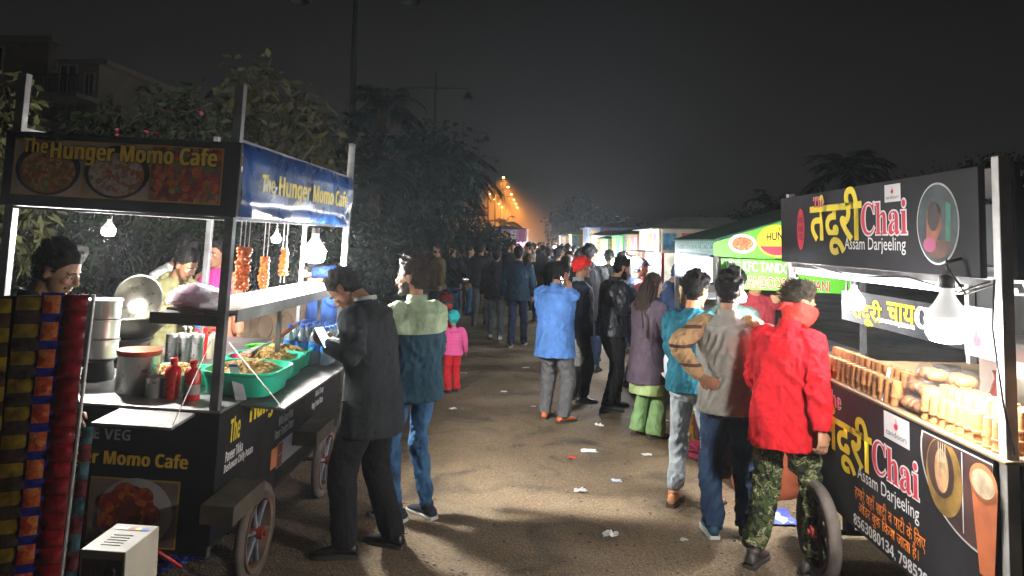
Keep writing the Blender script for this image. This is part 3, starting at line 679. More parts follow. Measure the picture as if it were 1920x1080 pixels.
for (px, py) in ((455, 1083), (612, 926)):
    g = HZ(px, py, 0); iv = TL.inverted() @ V(g.x, g.y, .265); wheel(cart, (XR+.10, iv.y, .262), .258, nsp=6)
    mb = MB(); mb.plate([(XR+.04, iv.y-.20, .52), (XR+.20, iv.y-.20, .52), (XR+.20, iv.y-.20, .61), (XR+.04, iv.y-.20, .61)], (0, -1, 0), -.40)
    mb.build('mudguard', M('rusty_guard', (.10, .085, .06), .6, .5, .4, 6, .15, 20), cart, bevel=.004)
    wheel(cart, (XL-.10, iv.y, .262+.0), .258, nsp=6)
    mb = MB(); mb.cyl((XL-.1, iv.y, .262), (XR+.1, iv.y, .262), .014); mb.build('axle', dark, cart)
    for x in (XL+.05, XR-.05): mb = MB(); mb.b2((x-.02, iv.y-.03, .25), (x+.02, iv.y+.03, .302)); mb.build('axle_block', dark, cart)
# bulbs of the momo cart
ledg = 'lit bulbs hanging over the momo cart'
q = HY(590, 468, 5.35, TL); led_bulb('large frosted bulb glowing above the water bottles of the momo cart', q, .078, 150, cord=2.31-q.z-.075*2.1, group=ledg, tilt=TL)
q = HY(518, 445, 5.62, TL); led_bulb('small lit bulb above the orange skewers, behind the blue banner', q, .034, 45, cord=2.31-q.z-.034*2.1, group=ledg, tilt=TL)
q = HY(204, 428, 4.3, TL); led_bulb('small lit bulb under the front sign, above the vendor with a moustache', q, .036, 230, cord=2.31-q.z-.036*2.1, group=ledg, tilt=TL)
# bamboo poles that carry the bulbs across the cart
mb = MB()
for px, py, Y in ((590, 468, 5.35), (518, 445, 5.62), (204, 428, 4.3)):
    mb.cyl((XL, Y, 2.322), (XR, Y, 2.322), .010, n=8)
mb.build('cross_rod', oldsteel, cart)
# ------------------------------------------------------------------ things on the momo cart
def on(px, py, z=1.0): return HZ(px, py, z, TL)
def item(name, label, cat, at, group=None): return thing(name, label, cat, at, group, tilt=TL)
# marinated skewers
skm = M('orange_tikka', (.75, .15, .015), .45, 0, .45, 50, .5, 60)
for k, (px, y0, y1, Y, ns, w, lab) in enumerate(((452, 455, 540, 4.35, 3, 12, 'thick bunch of orange skewers beside the corner post'), (493, 474, 538, 4.9, 2, 9, 'middle bunch of orange skewers hanging over the shelf'), (530, 462, 514, 5.25, 2, 8, 'shortest bunch of orange skewers hanging left of the large bulb'))):
    tp = HY(px, y0, Y, TL); bt = HY(px, y1, Y, TL); t = item('skewer_bunch', lab, 'skewers', bt, 'skewers hanging on the momo cart'); g = random.Random(k)
    mb = MB()
    for j in range(ns):
        dx = (j-(ns-1)/2)*.026; mb.cyl((bt.x+dx, Y, max(bt.z-.06, 1.48)), (bt.x+dx, Y, 2.32), .003, n=6)
    mb.build('rod', steel, t)
    n = int((tp.z-bt.z)/.021)
    for j in range(ns):
        for i in range(n):
            mb = MB(); rr = .019*(.8+.4*g.random()); mb.ell((bt.x+(j-(ns-1)/2)*.026+g.uniform(-.006, .006), Y+g.uniform(-.008, .008), bt.z+i*.021), (rr*1.1, rr, .014), 7, 5, Euler((g.uniform(-.4, .4), g.uniform(-.4, .4), g.uniform(0, 3))).to_matrix()); mb.build('tikka_piece', skm, t, smooth='full')
# water bottles
wat = M('water_plastic', (.62, .8, .95), .12, 0, .1, 20, .1, 50, trans=.75); blu = M('blue_cap', (.02, .12, .6), .4, 0, .1); lab_ = M('bottle_label', (.03, .2, .62), .4, 0, .5, 60)
def bottle_proto(parent, at, r=.036, h=.25, liquid=wat, capm=blu, label=lab_, n=14):
    mb = MB(); mb.lathe([(r*.9, 0), (r, .012), (r*.93, .05), (r, .09), (r, h*.64), (r*.75, h*.78), (r*.4, h*.87), (r*.38, h*.93)], at, n); mb.build('bottle_body', liquid, parent, smooth=True)
    mb = MB(); mb.lathe([(r*.45, h*.93), (r*.45, h)], at, 12); mb.build('cap', capm, parent, smooth=True)
    if label: mb = MB(); mb.lathe([(r*1.015, h*.34), (r*1.015, h*.58)], at, n, cap=False); mb.build('bottle_label', label, parent, smooth=True)
B0 = None
for i in range(4):
    for j in range(5):
        at = V(XR+.0+.085*i-.10+.01*(j % 2), 5.02+.085*j, 1.0)
        if B0 is None: B0 = item('water_bottle', 'clear water bottle with blue cap in the block of bottles at the cart end', 'bottle', at, 'water bottles at the far end of the momo cart'); bottle_proto(B0, at); o = B0
        else: o = copy_tree(B0)
        o.matrix_world = TL @ Matrix.Translation(at) @ Matrix.Rotation(i+j, 4, 'Z')
# ketchup and sauce bottles
redb = M('red_bottle', (.6, .012, .012), .3, 0, .1, 20, spec=.6); yelb = M('mustard_bottle', (.7, .45, .05), .3, 0, .15); glas = M('pale_glass', (.75, .7, .5), .15, 0, .1, trans=.6)
def sauce(lab, px, py, h, r, body, capm, z=1.0, label=None):
    at = on(px, py, z); t = item('sauce_bottle', lab, 'bottle', at, 'sauce bottles on the momo cart')
    mb = MB(); mb.lathe([(r*.95, 0), (r, .01), (r, h*.66), (r*.85, h*.74), (r*.42, h*.82), (r*.40, h*.9)], at, 18); mb.build('bottle_body', body, t, smooth=True)
    mb = MB(); mb.lathe([(r*.46, h*.9), (r*.46, h*.985), (r*.3, h)], at, 12); mb.build('cap', capm, t, smooth=True)
    if label: mb = MB(); mb.lathe([(r*1.01, h*.15), (r*1.01, h*.4)], at, 18, cap=False); mb.build('bottle_label', label, t, smooth=True)
sauce('left of the two plain red sauce bottles at the front of the cart', 321, 746, .205, .041, redb, redb)
sauce('red sauce bottle with a pale label beside the corner post', 358, 749, .20, .041, redb, redb, label=M('grey_label', (.35, .3, .28), .5))
for k, (px, bm_, cm, lb) in enumerate(((341, glas, white, 'pale glass sauce bottle, leftmost of the row behind'), (351, yelb, white, 'yellow mustard bottle between glass and red bottles'), (366, redb, blu, 'tall red sauce bottle with blue cap in the back row'), (381, redb, redb, 'red bottle in the back row beside the blue-capped one'), (396, glas, redb, 'pale sauce bottle with red cap behind the pink basin'))):
    sauce(lb, px, 668+k, .20 if k not in (2,) else .215, .033, bm_, cm)
# pots and pans
redrim = M('sauce_stain', (.45, .08, .02), .4, .2, .4, 30)
def pot(name, lab, cat, px, py, r, h, rim=None, n=28, lid=None):
    at = on(px, py); at.y += r; t = item(name, lab, cat, at)
    mb = MB(); mb.lathe([(r*.93, 0), (r*.97, .012), (r*.97, h*.85), (r, h*.88), (r, h), (r*.95, h), (r*.94, .03)], at, n); mb.build('pot_body', steel, t, smooth=True)
    if rim: mb = MB(); mb.lathe([(r*1.03, h-.02), (r*1.05, h-.005), (r*1.05, h+.006), (r*.6, h+.010), (.001, h+.012)], at, n); mb.build('rim', rim, t, smooth=True)
    return t
pot('cooking_pot', 'large steel pot with a red-stained rim beside the sachet rack', 'pot', 235, 742, .105, .215, redrim)
pot('steel_tin', 'small steel tin with dotted pattern beside the red bottles', 'tin', 281, 747, .052, .10)
for k in range(5):
    at = on(296+13*k, 690); at.y += .15+.03*(k % 2); t = item('spice_canister', ['leftmost', 'second', 'middle', 'fourth', 'rightmost'][k]+' steel spice canister in the row behind the pot', 'canister', at, 'steel canisters behind the large pot')
    mb = MB(); mb.lathe([(.034, 0), (.035, .16), (.036, .162), (.036, .175)], at, 16); mb.build('canister_body', steel, t, smooth=True); mb = MB(); mb.lathe([(.037, .17), (.035, .188), (.012, .195)], at, 16); mb.build('lid', steel, t, smooth=True)
at = V(-2.46, 4.15, 1.0); t = item('momo_steamer', 'tall stack of aluminium steamer tiers behind the sachet rack', 'steamer', at)
for k in range(3): mb = MB(); mb.lathe([(.085, .12+.11*k), (.09, .125+.11*k), (.09, .215+.11*k), (.097, .218+.11*k), (.097, .226+.11*k)], at, 28); mb.build('steamer_tier', M('aluminium', (.7, .7, .7), .35, .9, .1, 6), t, smooth=True)
mb = MB(); mb.lathe([(.08, 0), (.085, .02), (.07, .1), (.09, .119)], at, 24); mb.build('burner', dark, t, smooth=True)
at = V(-2.54, 4.62, 1.0); t = item('wok', 'blackened iron wok on the burner behind the large pot', 'wok', at)
mb = MB(); mb.lathe([(.05, .16), (.12, .18), (.19, .25), (.215, .30), (.21, .305), (.185, .255), (.115, .19), (.03, .17)], at, 30); mb.build('wok_bowl', M('burnt_iron', (.03, .028, .02), .4, .7, .4, 12, .2, 40), t, smooth=True)
for s in (-1, 1): mb = MB(); mb.path([at+V(s*.2, -.05, .30), at+V(s*.26, -.03, .32), at+V(s*.26, .03, .32), at+V(s*.2, .05, .30)], .008, 8); mb.build('handle', dark, t)
mb = MB(); mb.lathe([(.15, 0), (.15, .02), (.11, .03), (.11, .15), (.13, .165)], at, 20); mb.build('burner', dark, t, smooth=True)
wc = at
at = wc+V(-.02, .02, .30); t = item('colander', 'shiny steel colander standing on edge in the wok', 'colander', at); ax = V(.12, -1, .25)
mb = MB(); mb.lathe([(.001, .088), (.08, .075), (.12, .042), (.143, .0), (.152, .0), (.13, .05), (.08, .086), (.001, .1)], at+V(0, .06, .10), 26, axis=(-.12, 1, -.15)); mb.build('bowl', M('dull_colander', (.3, .29, .25), .3, 1.0, .3, 9), t, smooth=True)
# green baskets of noodles
grn = M('green_plastic', (.02, .55, .34), .35, 0, .12, 8, spec=.5); nood = M('noodle_heap', (.55, .36, .12), .6, 0, .35, 40, .9, 55)
for k, (px, py, sx_, sy_, lab, hz) in enumerate(((470, 708, .40, .46, 'front green plastic basket heaped with fried noodles', .13), (505, 668, .42, .40, 'middle green basket of noodles behind the front one', .12), (560, 640, .34, .30, 'far green basket beside the water bottles', .11), (318, 690, .34, .34, 'green basket left of the corner post behind the red bottles', .09))):
    at = on(px, py); at = V(min(at.x, XR+.13) if k < 3 else at.x, [4.12, 4.56, 4.87, 4.3][k], 1.0)
    if k < 3: at.x = [-1.60, -1.66, -1.66][k]
    else: at = V(-2.0, 4.12, 1.0)
    t = item('noodle_basket', lab, 'basket', at, 'green baskets on the momo cart'); mb = MB()
    def rr(f, z, ins=0): return [at+V(sx_/2*f*math.copysign(abs(math.cos(a))**.5, math.cos(a)), sy_/2*f*math.copysign(abs(math.sin(a))**.5, math.sin(a)), z) for a in [2*math.pi*i/24 for i in range(24)]]
    mb.loft([rr(.84, .0), rr(.88, .005), rr(.97, hz-.02), rr(1.04, hz-.01), rr(1.04, hz), rr(.96, hz), rr(.86, .03)]); mb.build('basket_body', grn, t, smooth=True)
    gq = random.Random(k); mb = MB(); rings = []
    for f, z in ((.90, hz-.045), (.8, hz-.03), (.6, hz-.005), (.35, hz+.012), (.12, hz+.018)): rings.append([v+V(gq.uniform(-.008, .008), gq.uniform(-.008, .008), gq.uniform(-.008, .008)) for v in rr(f, z)])
    mb.loft(rings); hp = mb.build('noodle_heap', nood, t, smooth='full')
    mb = MB()
    for _ in range(170):
        a, r_ = gq.uniform(0, 6.3), gq.uniform(0, .7); p = at+V(sx_/2*r_*math.cos(a), sy_/2*r_*math.sin(a), hz+.018-.05*r_*r_); d = gq.uniform(0, 6.3); dd = V(math.cos(d), math.sin(d), 0)*.035
        mb.path([p-dd, p+V(0, 0, .012), p+dd*.8+V(0, 0, gq.uniform(-.01, .01))], .0032, 4)
    tag(mb.build('noodle_strands', nood, t, smooth='full'), kind='stuff')
pinkb = M('pink_plastic', (.75, .03, .28), .35, 0, .1)
at = V(-1.80, 4.42, 1.0); t = item('plastic_basin', 'pink plastic basin behind the corner post', 'basin', at)
mb = MB(); mb.lathe([(.07, 0), (.075, .005), (.105, .12), (.112, .122), (.1, .122), (.072, .02)], at, 24); mb.build('basin_body', pinkb, t, smooth=True)
at = V(-1.84, 5.02, 1.0); t = item('lime_bowl', 'lime green bowl behind the far basket', 'bowl', at); mb = MB(); mb.lathe([(.06, 0), (.07, .004), (.12, .10), (.127, .10), (.11, .095), (.06, .02)], at, 24); mb.build('bowl_body', M('lime_plastic', (.1, .6, .02), .35), t, smooth=True)
# paddle with wooden handle lying over the baskets; long knife on the shelf
woodm = M('handle_wood', (.35, .12, .04), .5, 0, .3, 12)
t = item('steel_paddle', 'steel paddle with brown wooden handle lying across the baskets', 'paddle', (-1.72, 4.6, 1.14)); mb = MB(); mb.path([(-1.70, 4.78, 1.17), (-1.66, 5.1, 1.24)], .014, 8); mb.build('handle', woodm, t, smooth=True); mb = MB(); mb.path([(-1.74, 4.40, 1.15), (-1.70, 4.78, 1.17)], [(.03, .002), (.010, .006)], 8, up=(1, 0, 0)); mb.build('blade', steel, t)
q = HY(268, 577, 5.72); e = HY(330, 604, 5.72); f_ = HY(300, 590, 5.72)
t = thing('knife', 'long knife with orange wooden handle in the hand of the hooded man', 'knife', f_); mb = MB(); mb.path([q, f_], [.016, .014], 8); mb.build('handle', M('orange_wood', (.5, .14, .03), .5, 0, .3), t, smooth=True); mb = MB(); mb.path([f_, e], [(.012, .003), (.006, .002)], 6); mb.build('blade', steel, t)
# plastic bag on the front shelf
def bag(name, lab, c, r, mat, seed=1, knot=True, tilt=None, cat='plastic bag'):
    t = thing(name, lab, cat, c, tilt=tilt); mb = MB(); n = 40; K = 26; D = []
    for a in range(1, K):
        th = math.pi*a/K
        for i in range(n): ph = 2*math.pi*i/n; D.append((math.sin(th)*math.cos(ph), math.sin(th)*math.sin(ph), -math.cos(th)))
    D = np.array(D); k = 1+.10*wnoise(D, seed, 2.2)+.28*(.55-np.abs(wnoise(D, seed+1, 5)))+.12*(.5-np.abs(wnoise(D, seed+2, 12)))
    P = D*k[:, None]; 
    if knot: P[:, :2] *= np.clip(1.25-.75*np.clip(D[:, 2], -.2, 1), .12, 1.2)[:, None]; P[:, 2] += .35*np.clip(D[:, 2], 0, 1)**3
    P = P*np.array(r); P[:, 2] = np.maximum(P[:, 2], -.92*r[2])+.92*r[2]; P += np.array(c)
    mb.loft([[Vector(P[a*n+i]) for i in range(n)] for a in range(K-1)]); mb.build('bag_film', mat, t, smooth=True, angle=24); return t
pbag = M('pink_film', (.9, .72, .8), .35, 0, .3, 9, .6, 30, spec=.5); pbag.node_tree.nodes['Principled BSDF'].inputs['Subsurface Weight'].default_value = .8; pbag.node_tree.nodes['Principled BSDF'].inputs['Subsurface Radius'].default_value = (.12, .1, .1); pbag.node_tree.nodes['Principled BSDF'].inputs['Subsurface Scale'].default_value = 1.0
bag('plastic_bag', 'crumpled white and pink plastic bag on the front shelf', (HY(366, 577, YN+.14, TL).x, YN+.14, 1.448), (.13, .10, .07), pbag, 3, False, TL)
# plain payment card leaning on the front basket
q0 = V(-1.47, 3.90, .987); t = item('payment_card', 'narrow white card leaning on the green basket by the corner post', 'card', q0); mb = MB()
p0_ = HY(452, 750, 3.88, TL); p1_ = HY(437, 682, 3.93, TL); u_ = V(.055, .01, 0); mb.plate([p0_-u_*.5, p0_+u_*.5, p1_+u_*.42, p1_-u_*.42], (0, -1, .2), .004); mb.build('card_sheet', M('card_white', (.72, .72, .75), .4, 0, .06), t)
d_ = (p1_-p0_); mb = MB(); nn_ = V(0, -1, .15)*.003; mb.plate([p1_-d_*.09-u_*.40+nn_, p1_-d_*.09+u_*.40+nn_, p1_+u_*.40+nn_-d_*.02, p1_-u_*.40+nn_-d_*.02], (0, -1, .2), .001); mb.build('card_header', M('card_blue', (.1, .15, .4), .4), t)
# ------------------------------------------------------------------ sachet rack at the left edge
YS = 2.15
RN = V(math.sin(R(32)), -math.cos(R(32)), 0); RO = HY(176, 552, YS)
def HP(px, py, off=0.0):
    o_, d_ = ray(px, py); t_ = ((RO-o_).dot(RN)+off)/d_.dot(RN); return o_+d_*t_
r0, r1 = HP(176, 552), HP(115, 1080); ax_ = (r1-r0).normalized(); bt = r0+ax_*((r0.z)/-ax_.z)
rk = thing('sachet_rack', 'black board hung with strips of snack sachets, with a white side pole', 'rack', (bt.x-.15, YS+.03, 0))
mb = MB(); mb.path([r0+V(.0, 0, .0), bt], .0055, 8); mb.build('side_pole', M('pole_white', (.6, .6, .58), .5, 0, .1), rk, smooth=True)
uL = V(-1, 0, 0); mb = MB(); tl_ = HP(-40, 540); RL = V(-math.cos(R(32)), -math.sin(R(32)), 0)
mb.plate([r0+RL*.012, r0+RL*.30, bt+RL*.42, bt+RL*.012], RN, .02); mb.build('board', M('rack_black', (.01, .009, .009), .7), rk)
mb = MB(); mb.box(bt+RL*.2+V(0, 0, .015), (.5, .3, .03), Matrix.Rotation(R(32), 3, 'Z')); mb.build('foot', dark, rk)
def strip(lab, x0, y0, x1, y1, w, pitch, mats, bulge=.004, inner=None):
    a, b = HP(x0, y0, .006), HP(x1, y1, .006); d = (b-a); L_ = d.length; d.normalize(); n = int(L_/pitch)+2
    t = thing('sachet_strip', lab, 'sachet strip', a+d*L_, 'strips of sachets on the rack'); up = -d; rx = RN.cross(up).normalized()
    if rx.x < 0: rx = -rx
    def cell(p, ww, hh, bl, k):
        mb = MB(); g = 5; vs = []
        for j in range(g+1):
            for i in range(g+1):
                s, q = i/g-.5, j/g-.5; z = bl*max(0, math.cos(math.pi*s)*math.cos(math.pi*q))**.5 if abs(s) < .49 and abs(q) < .49 else 0
                vs.append(p+rx*(ww*s)+up*(hh*q)+RN*z)
        mb.add(vs, [(j*(g+1)+i, j*(g+1)+i+1, (j+1)*(g+1)+i+1, (j+1)*(g+1)+i) for j in range(g) for i in range(g)]); return mb
    for k in range(n):
        p = a+d*(pitch*(k+.5)); s_ = cell(p, w, pitch*.985, bulge, k).build('sachet', mats[k % len(mats)], t, smooth='full', fixn=False)
        if inner: cell(p+RN*.004+up*.004, w*.72, pitch*.68, bulge*.8, k).build('picture', inner, s_, smooth='full', fixn=False)
sg = lambda n, c, v=.5: M(n, c, .22, 0, v, 30, .35, 40, spec=.7)
strip('yellow-brown sachet strip at the far left edge of the rack', 2, 560, -42, 1080, .05, .04, [sg('sach_yel', (.2, .14, .01)), sg('sach_brn', (.05, .025, .015))])
strip('strip of yellow and dark brown sachets second from the left edge', 58, 556, 2, 1080, .066, .038, [sg('sach_yel2', (.2, .135, .012)), sg('sach_brn2', (.045, .03, .022))])
strip('strip of blue sachets with orange pictures on the rack', 100, 548, 44, 1080, .058, .076, [sg('sach_blue', (.015, .022, .24), .2)], inner=M('sach_orange', (.75, .1, .03), .35, 0, .7, 45, spec=.6, kind='food', cols=[(.62, .13, .03), (.5, .055, .02), (.65, .22, .06)]))
strip('strip of glossy dark red sachets beside the white pole', 143, 552, 88, 1080, .062, .047, [sg('sach_red', (.20, .006, .012), .5)], bulge=.011)
strip('narrow strip of teal printed sachets right of the white pole', 165, 800, 132, 1080, .030, .05, [sg('sach_teal', (.06, .13, .15), .8), sg('sach_teal2', (.16, .035, .04), .8)])
# ------------------------------------------------------------------ inverter box on a stool, cables
bx_ = M('beige_case', (.46, .43, .34), .5, 0, .12, 6, .05, 80, dirt=.4)
A, B, Cc = HZ(150, 1030, .655), HZ(236, 1036, .655), HZ(299, 986, .655)
uu = (B-A); vv = (Cc-B); D = A+vv
st = thing('wooden_stool', 'low dark wooden stool under the beige power box', 'stool', (A.x, A.y, 0)); cx_ = (A+Cc)/2
mb = MB(); mb.box((cx_.x, cx_.y, .40), (.34, .34, .03), Matrix.Rotation(math.atan2(uu.y, uu.x), 3, 'Z')); mb.build('seat', M('stool_wood', (.08, .05, .03), .7, 0, .3), st)
for s in ((-.13, -.13), (.13, -.13), (.13, .13), (-.13, .13)): mb = MB(); mb.b2((cx_.x+s[0]-.02, cx_.y+s[1]-.02, 0), (cx_.x+s[0]+.02, cx_.y+s[1]+.02, .384)); mb.build('leg', M('stool_wood', (.08, .05, .03), .7), st)
iv_ = thing('power_inverter', 'beige metal power box with a red, yellow and blue striped label', 'power box', (cx_.x, cx_.y, .416))
mb = MB(); dz = V(0, 0, -.238); mb.add([A, B, Cc, D, A+dz, B+dz, Cc+dz, D+dz], [(0, 1, 2, 3), (7, 6, 5, 4), (0, 4, 5, 1), (1, 5, 6, 2), (2, 6, 7, 3), (3, 7, 4, 0)]); cs = mb.build('case', bx_, iv_, bevel=.004)
def onbox(s, t, z=.0): return A+uu*s+vv*t+V(0, 0, z)
for k, (s0, s1, c) in enumerate(((.12, .42, (.6, .6, .6)), (.46, .60, (.6, .02, .02)), (.60, .72, (.75, .6, .02)), (.72, .90, (.03, .1, .5)))):
    mb = MB(); mb.quad(onbox(s0, .76, .0025), onbox(s1, .76, .0025), onbox(s1, .86, .0025), onbox(s0, .86, .0025)); mb.build('label_band', M('band_%d' % k, c, .4, 0, .05), cs, fixn=False)
for k in range(5): mb = MB(); mb.box(onbox(.5, .2+.09*k, .001), (.08, .0016, .003), Matrix.Rotation(math.atan2(uu.y, uu.x), 3, 'Z')); mb.build('vent_slot', M('vent_grey', (.3, .28, .22), .6), cs)
nf = V(uu.y, -uu.x, 0).normalized()
mb = MB(); q = A+uu*.06+nf*.002+V(0, 0, -.03); mb.add([q, q+uu*.88, q+uu*.88+V(0, 0, -.15), q+V(0, 0, -.15)], [(3, 2, 1, 0)]); mb.build('control_panel', M('panel_grey', (.10, .09, .08), .5, 0, .3), iv_, fixn=False)
mb = MB(); mb.lathe([(.022, 0), (.02, .012)], A+uu*.7+nf*.002+V(0, 0, -.07), 16, axis=nf); mb.build('knob', dark, iv_, smooth=True)
for k in range(2): mb = MB(); mb.lathe([(.006, 0), (.005, .006)], A+uu*(.3+.1*k)+nf*.002+V(0, 0, -.07), 10, axis=nf); mb.build('indicator', redp, iv_)
g0 = HZ(300, 1062, 0); g = random.Random(5)
for nm, lab, mt, k in (('cable_heap', 'heap of blue wrapped cable on the ground by the cart wheel', M('blue_film', (.02, .06, .45), .3, 0, .4, 20, .3, 40), 26), ('red_cable', 'thin red cable running from the power box to the blue heap', M('red_wire', (.5, .02, .03), .45), 5)):
    t = thing(nm, lab, 'cable', (g0.x, g0.y, 0)); mb = MB()
    for _ in range(k):
        p = V(g0.x+g.uniform(-.08, .1), g0.y+g.uniform(-.15, .12), .015); pts = [p]
        for _ in range(6): p = V(g0.x+g.gauss(0, .09), g0.y+g.gauss(0, .1), g.uniform(.01, .12)); pts.append(p)
        mb.path(pts, .006 if nm == 'cable_heap' else .004, 6)
    if nm == 'red_cable': mb.path([Cc+V(0, 0, -.1), Cc+V(.05, .1, -.2), V(g0.x-.05, g0.y-.2, .2), V(g0.x, g0.y, .1)], .006, 6)
    mb.build('cable_coil', mt, t, smooth='full')
# ------------------------------------------------------------------ the chai cart (right)
CX_, CYN, CYF, CXB = 1.65, 2.69, 4.86, 2.78
CU = (0, -1, 0); CV = (0, 0, 1)
ch = thing('food_cart', 'black wheeled tea cart with yellow and red lettering and clay cups', 'food cart', (2.2, 3.8, 0))
for x in (CX_, CXB):
    for y in (CYN, CYF):
        mb = MB(); mb.b2((x, y-.022, .40), (x+.044, y+.022, 2.16)); mb.build('post', M('pale_post', (.5, .5, .48), .45, .3, .25, 6, .1, 40, dirt=.6), ch, bevel=.003)
vin = M('vinyl_charcoal', (.014, .014, .017), .55, 0, .6, 2, .06, 8, .2)
mb = MB(); mb.b2((CX_-.03, CYN+.05, 1.72), (CX_-.004, CYF+.03, 2.13)); sg_ = mb.build('sign_board', vin, ch, bevel=.003)
mb = MB(); mb.b2((CX_+.05, CYN-.03, 1.72), (CXB+.2, CYN-.004, 2.14)); se = mb.build('end_sign', vin, ch, bevel=.003)
mb = MB(); mb.b2((CX_-.012, CYN+.03, .42), (CX_-.0, CYF, 1.085)); pn = mb.build('front_panel', vin, ch, bevel=.002)
mb = MB(); mb.b2((CX_+.05, CYN-.026, .42), (CXB+.2, CYN-.01, 1.085)); pe = mb.build('end_panel', vin, ch, bevel=.002)
mb = MB(); mb.b2((CX_-.016, CYN-.04, 1.087), (CXB+.05, CYF+.02, 1.10)); mb.build('counter', M('counter_ply', (.2, .13, .065), .6, 0, .3, 5, .05, 40, dirt=.4), ch, bevel=.003)
mb = MB(); mb.b2((CX_+.04, CYN+.05, .40), (CXB, CYF-.05, .45)); mb.build('chassis', dark, ch)
mb = MB(); mb.b2((CXB+.05, CYN+.03, .42), (CXB+.06, CYF, 2.1)); mb.build('back_panel', M('dark_tarp', (.02, .025, .028), .6, 0, .4, 3, .3, 6), ch)
mb = MB(); mb.b2((CX_+.05, CYF+.0, .42), (CXB, CYF+.012, 1.08)); mb.build('far_panel', vin, ch)
for x in (CX_+.03, CXB): mb = MB(); mb.b2((x-.012, CYN+.023, 1.69), (x+.012, CYF-.023, 1.714)); mb.build('rail', postm, ch)
for y in (CYN+.4, 3.8, CYF): mb = MB(); mb.b2((CX_+.045, y-.012, 1.69), (CXB-.014, y+.012, 1.714)); mb.build('cross_rail', postm, ch)
mb = MB(); mb.plate([(CX_+.03, CYN+.03, 2.135), (CXB+.06, CYN+.03, 2.15), (CXB+.06, CYF, 2.15), (CX_+.03, CYF, 2.135)], (0, 0, 1), .01); mb.build('roof_sheet', M('roof_tarp', (.02, .02, .022), .7), ch)
def cbox(px0, py0, px1, hpx, x=CX_):
    a = HX(px0, py0, x); b = HX(px1, py0+(py0-455)*(px1-px0)/(px0-950), x); return a, a.y-b.y, hpx/FPX*a.y
def cl(s, par, px0, py0, px1, hpx, mat, x, lift=.003, **k):
    a, w, h = cbox(px0, py0, px1, hpx, x); return lettering(s, mat, par, (x, a.y, a.z), CU, CV, w, h, lift, **k)
xs = CX_-.03; xp = CX_-.012
stm = disc('stamp', M('stamp_red', (.55, .02, .04), .45, 0, .1), sg_, V(xs, cbox(1502, 430, 1503, 9, xs)[0].y, 1.925), CU, CV, .062, .125, .002)
q = V(xs, cbox(1502, 430, 1503, 9, xs)[0].y, 1.925)
for k, w_ in enumerate(('100%', 'PURE', 'VEG')): lettering(w_, M('stamp_dark', (.09, .01, .03), .5), stm, q+V(0, .042, .035-.05*k), CU, CV, .084, .036, .0035, off=.02)
cl('𝐓𝐡𝐞', sg_, 1526, 390, 1546, 19, redp, xs, outline=whitep, ol=.03)
cl('तंदूरी', sg_, 1520, 476, 1618, 112, yellow, xs, off=.025)
cl('𝐂𝐡𝐚𝐢', sg_, 1617, 441, 1703, 58, redp, xs, .004, outline=whitep, ol=.035)
cl('Assam Darjeeling', sg_, 1585, 474, 1700, 28, whitep, xs, off=.004)
def logo(par, px0, py0, px1, hpx, x, lift=.003):
    a, w, h = cbox(px0, py0, px1, hpx, x); r_ = rect('logo_card', M('logo_white', (.7, .68, .68), .45, 0, .06), par, (x, a.y, a.z), CU, CV, w, h, lift)
    o = V(x, a.y-w*.5, a.z+h*.62); mb = MB(); nx = V(-1, 0, 0)*(lift+.002)
    fl = [(-.02, -.18), (.1, -.16), (.17, -.05), (.16, .1), (.08, .05), (.06, .22), (-.02, .32), (.0, .12), (-.08, .02), (-.14, .1), (-.17, -.04), (-.1, -.15)]
    mb.add([o+V(0, -1, 0)*(x_*h*.9)+V(0, 0, 1)*(z_*h*.9)+nx for x_, z_ in fl], [tuple(range(len(fl)))]); mb.build('flame', redp, r_, fixn=False)
    lettering('tandoori', M('logo_grey', (.12, .12, .12), .5), r_, V(x, a.y-w*.1, a.z+h*.17), CU, CV, w*.8, h*.2, lift+.002, off=.01)
logo(sg_, 1660, 380, 1690, 32, xs)
# oval pictures
def oval(par, cy, cz, ry, rz, x, lift, mat, zmax=9, ymin=0, name='picture'):
    mb = MB(); pts = []
    for i in range(48):
        a = 2*math.pi*i/48; pts.append(V(x-lift, max(ymin, cy-ry*math.cos(a)), min(zmax, cz+rz*math.sin(a))))
    mb.add(pts, [tuple(range(48))]); return mb.build(name, mat, par, fixn=False)
a1, a2 = HX(1720, 420, xs), HX(1800, 420, xs); cyy = (a1.y+a2.y)/2; ryy = (a1.y-a2.y)/2
pc = oval(sg_, cyy, 1.925, ryy, .165, xs, .002, M('pale_ring', (.62, .62, .6), .5)); cyy -= 0
oval(pc, cyy, 1.925, ryy*.95, .157, xs, .0035, M('photo_dark', (.03, .055, .06), .5, 0, .6, 9), name='photo')
clay = M('clay_print', (.30, .09, .04), .5, 0, .4, 14); teal = M('teal_print', (.03, .2, .13), .5, 0, .4, 12)
mb = MB(); mb.add([V(xs-.005, cyy+a_*ryy, 1.925+b*.16) for a_, b in ((.5, -.45), (.1, -.55), (-.25, -.1), (-.2, .35), (.2, .55), (.45, .3))], [(0, 1, 2, 3, 4, 5)]); mb.build('cup', clay, pc, fixn=False)
oval(pc, cyy+.02, 1.955, ryy*.28, .06, xs, .0065, M('cup_mouth', (.03, .015, .012), .5), name='cup_mouth')
mb = MB(); mb.add([V(xs-.005, cyy+a_*ryy, 1.925+b*.16) for a_, b in ((-.4, -.45), (-.62, -.45), (-.68, .45), (-.46, .55))], [(0, 1, 2, 3)]); mb.build('tong', teal, pc, fixn=False)
oval(pc, cyy, 1.86, ryy*.66, .075, xs, .0042, M('photo_clay', (.12, .05, .03), .5, 0, .5, 12), zmax=1.862, name='embers')
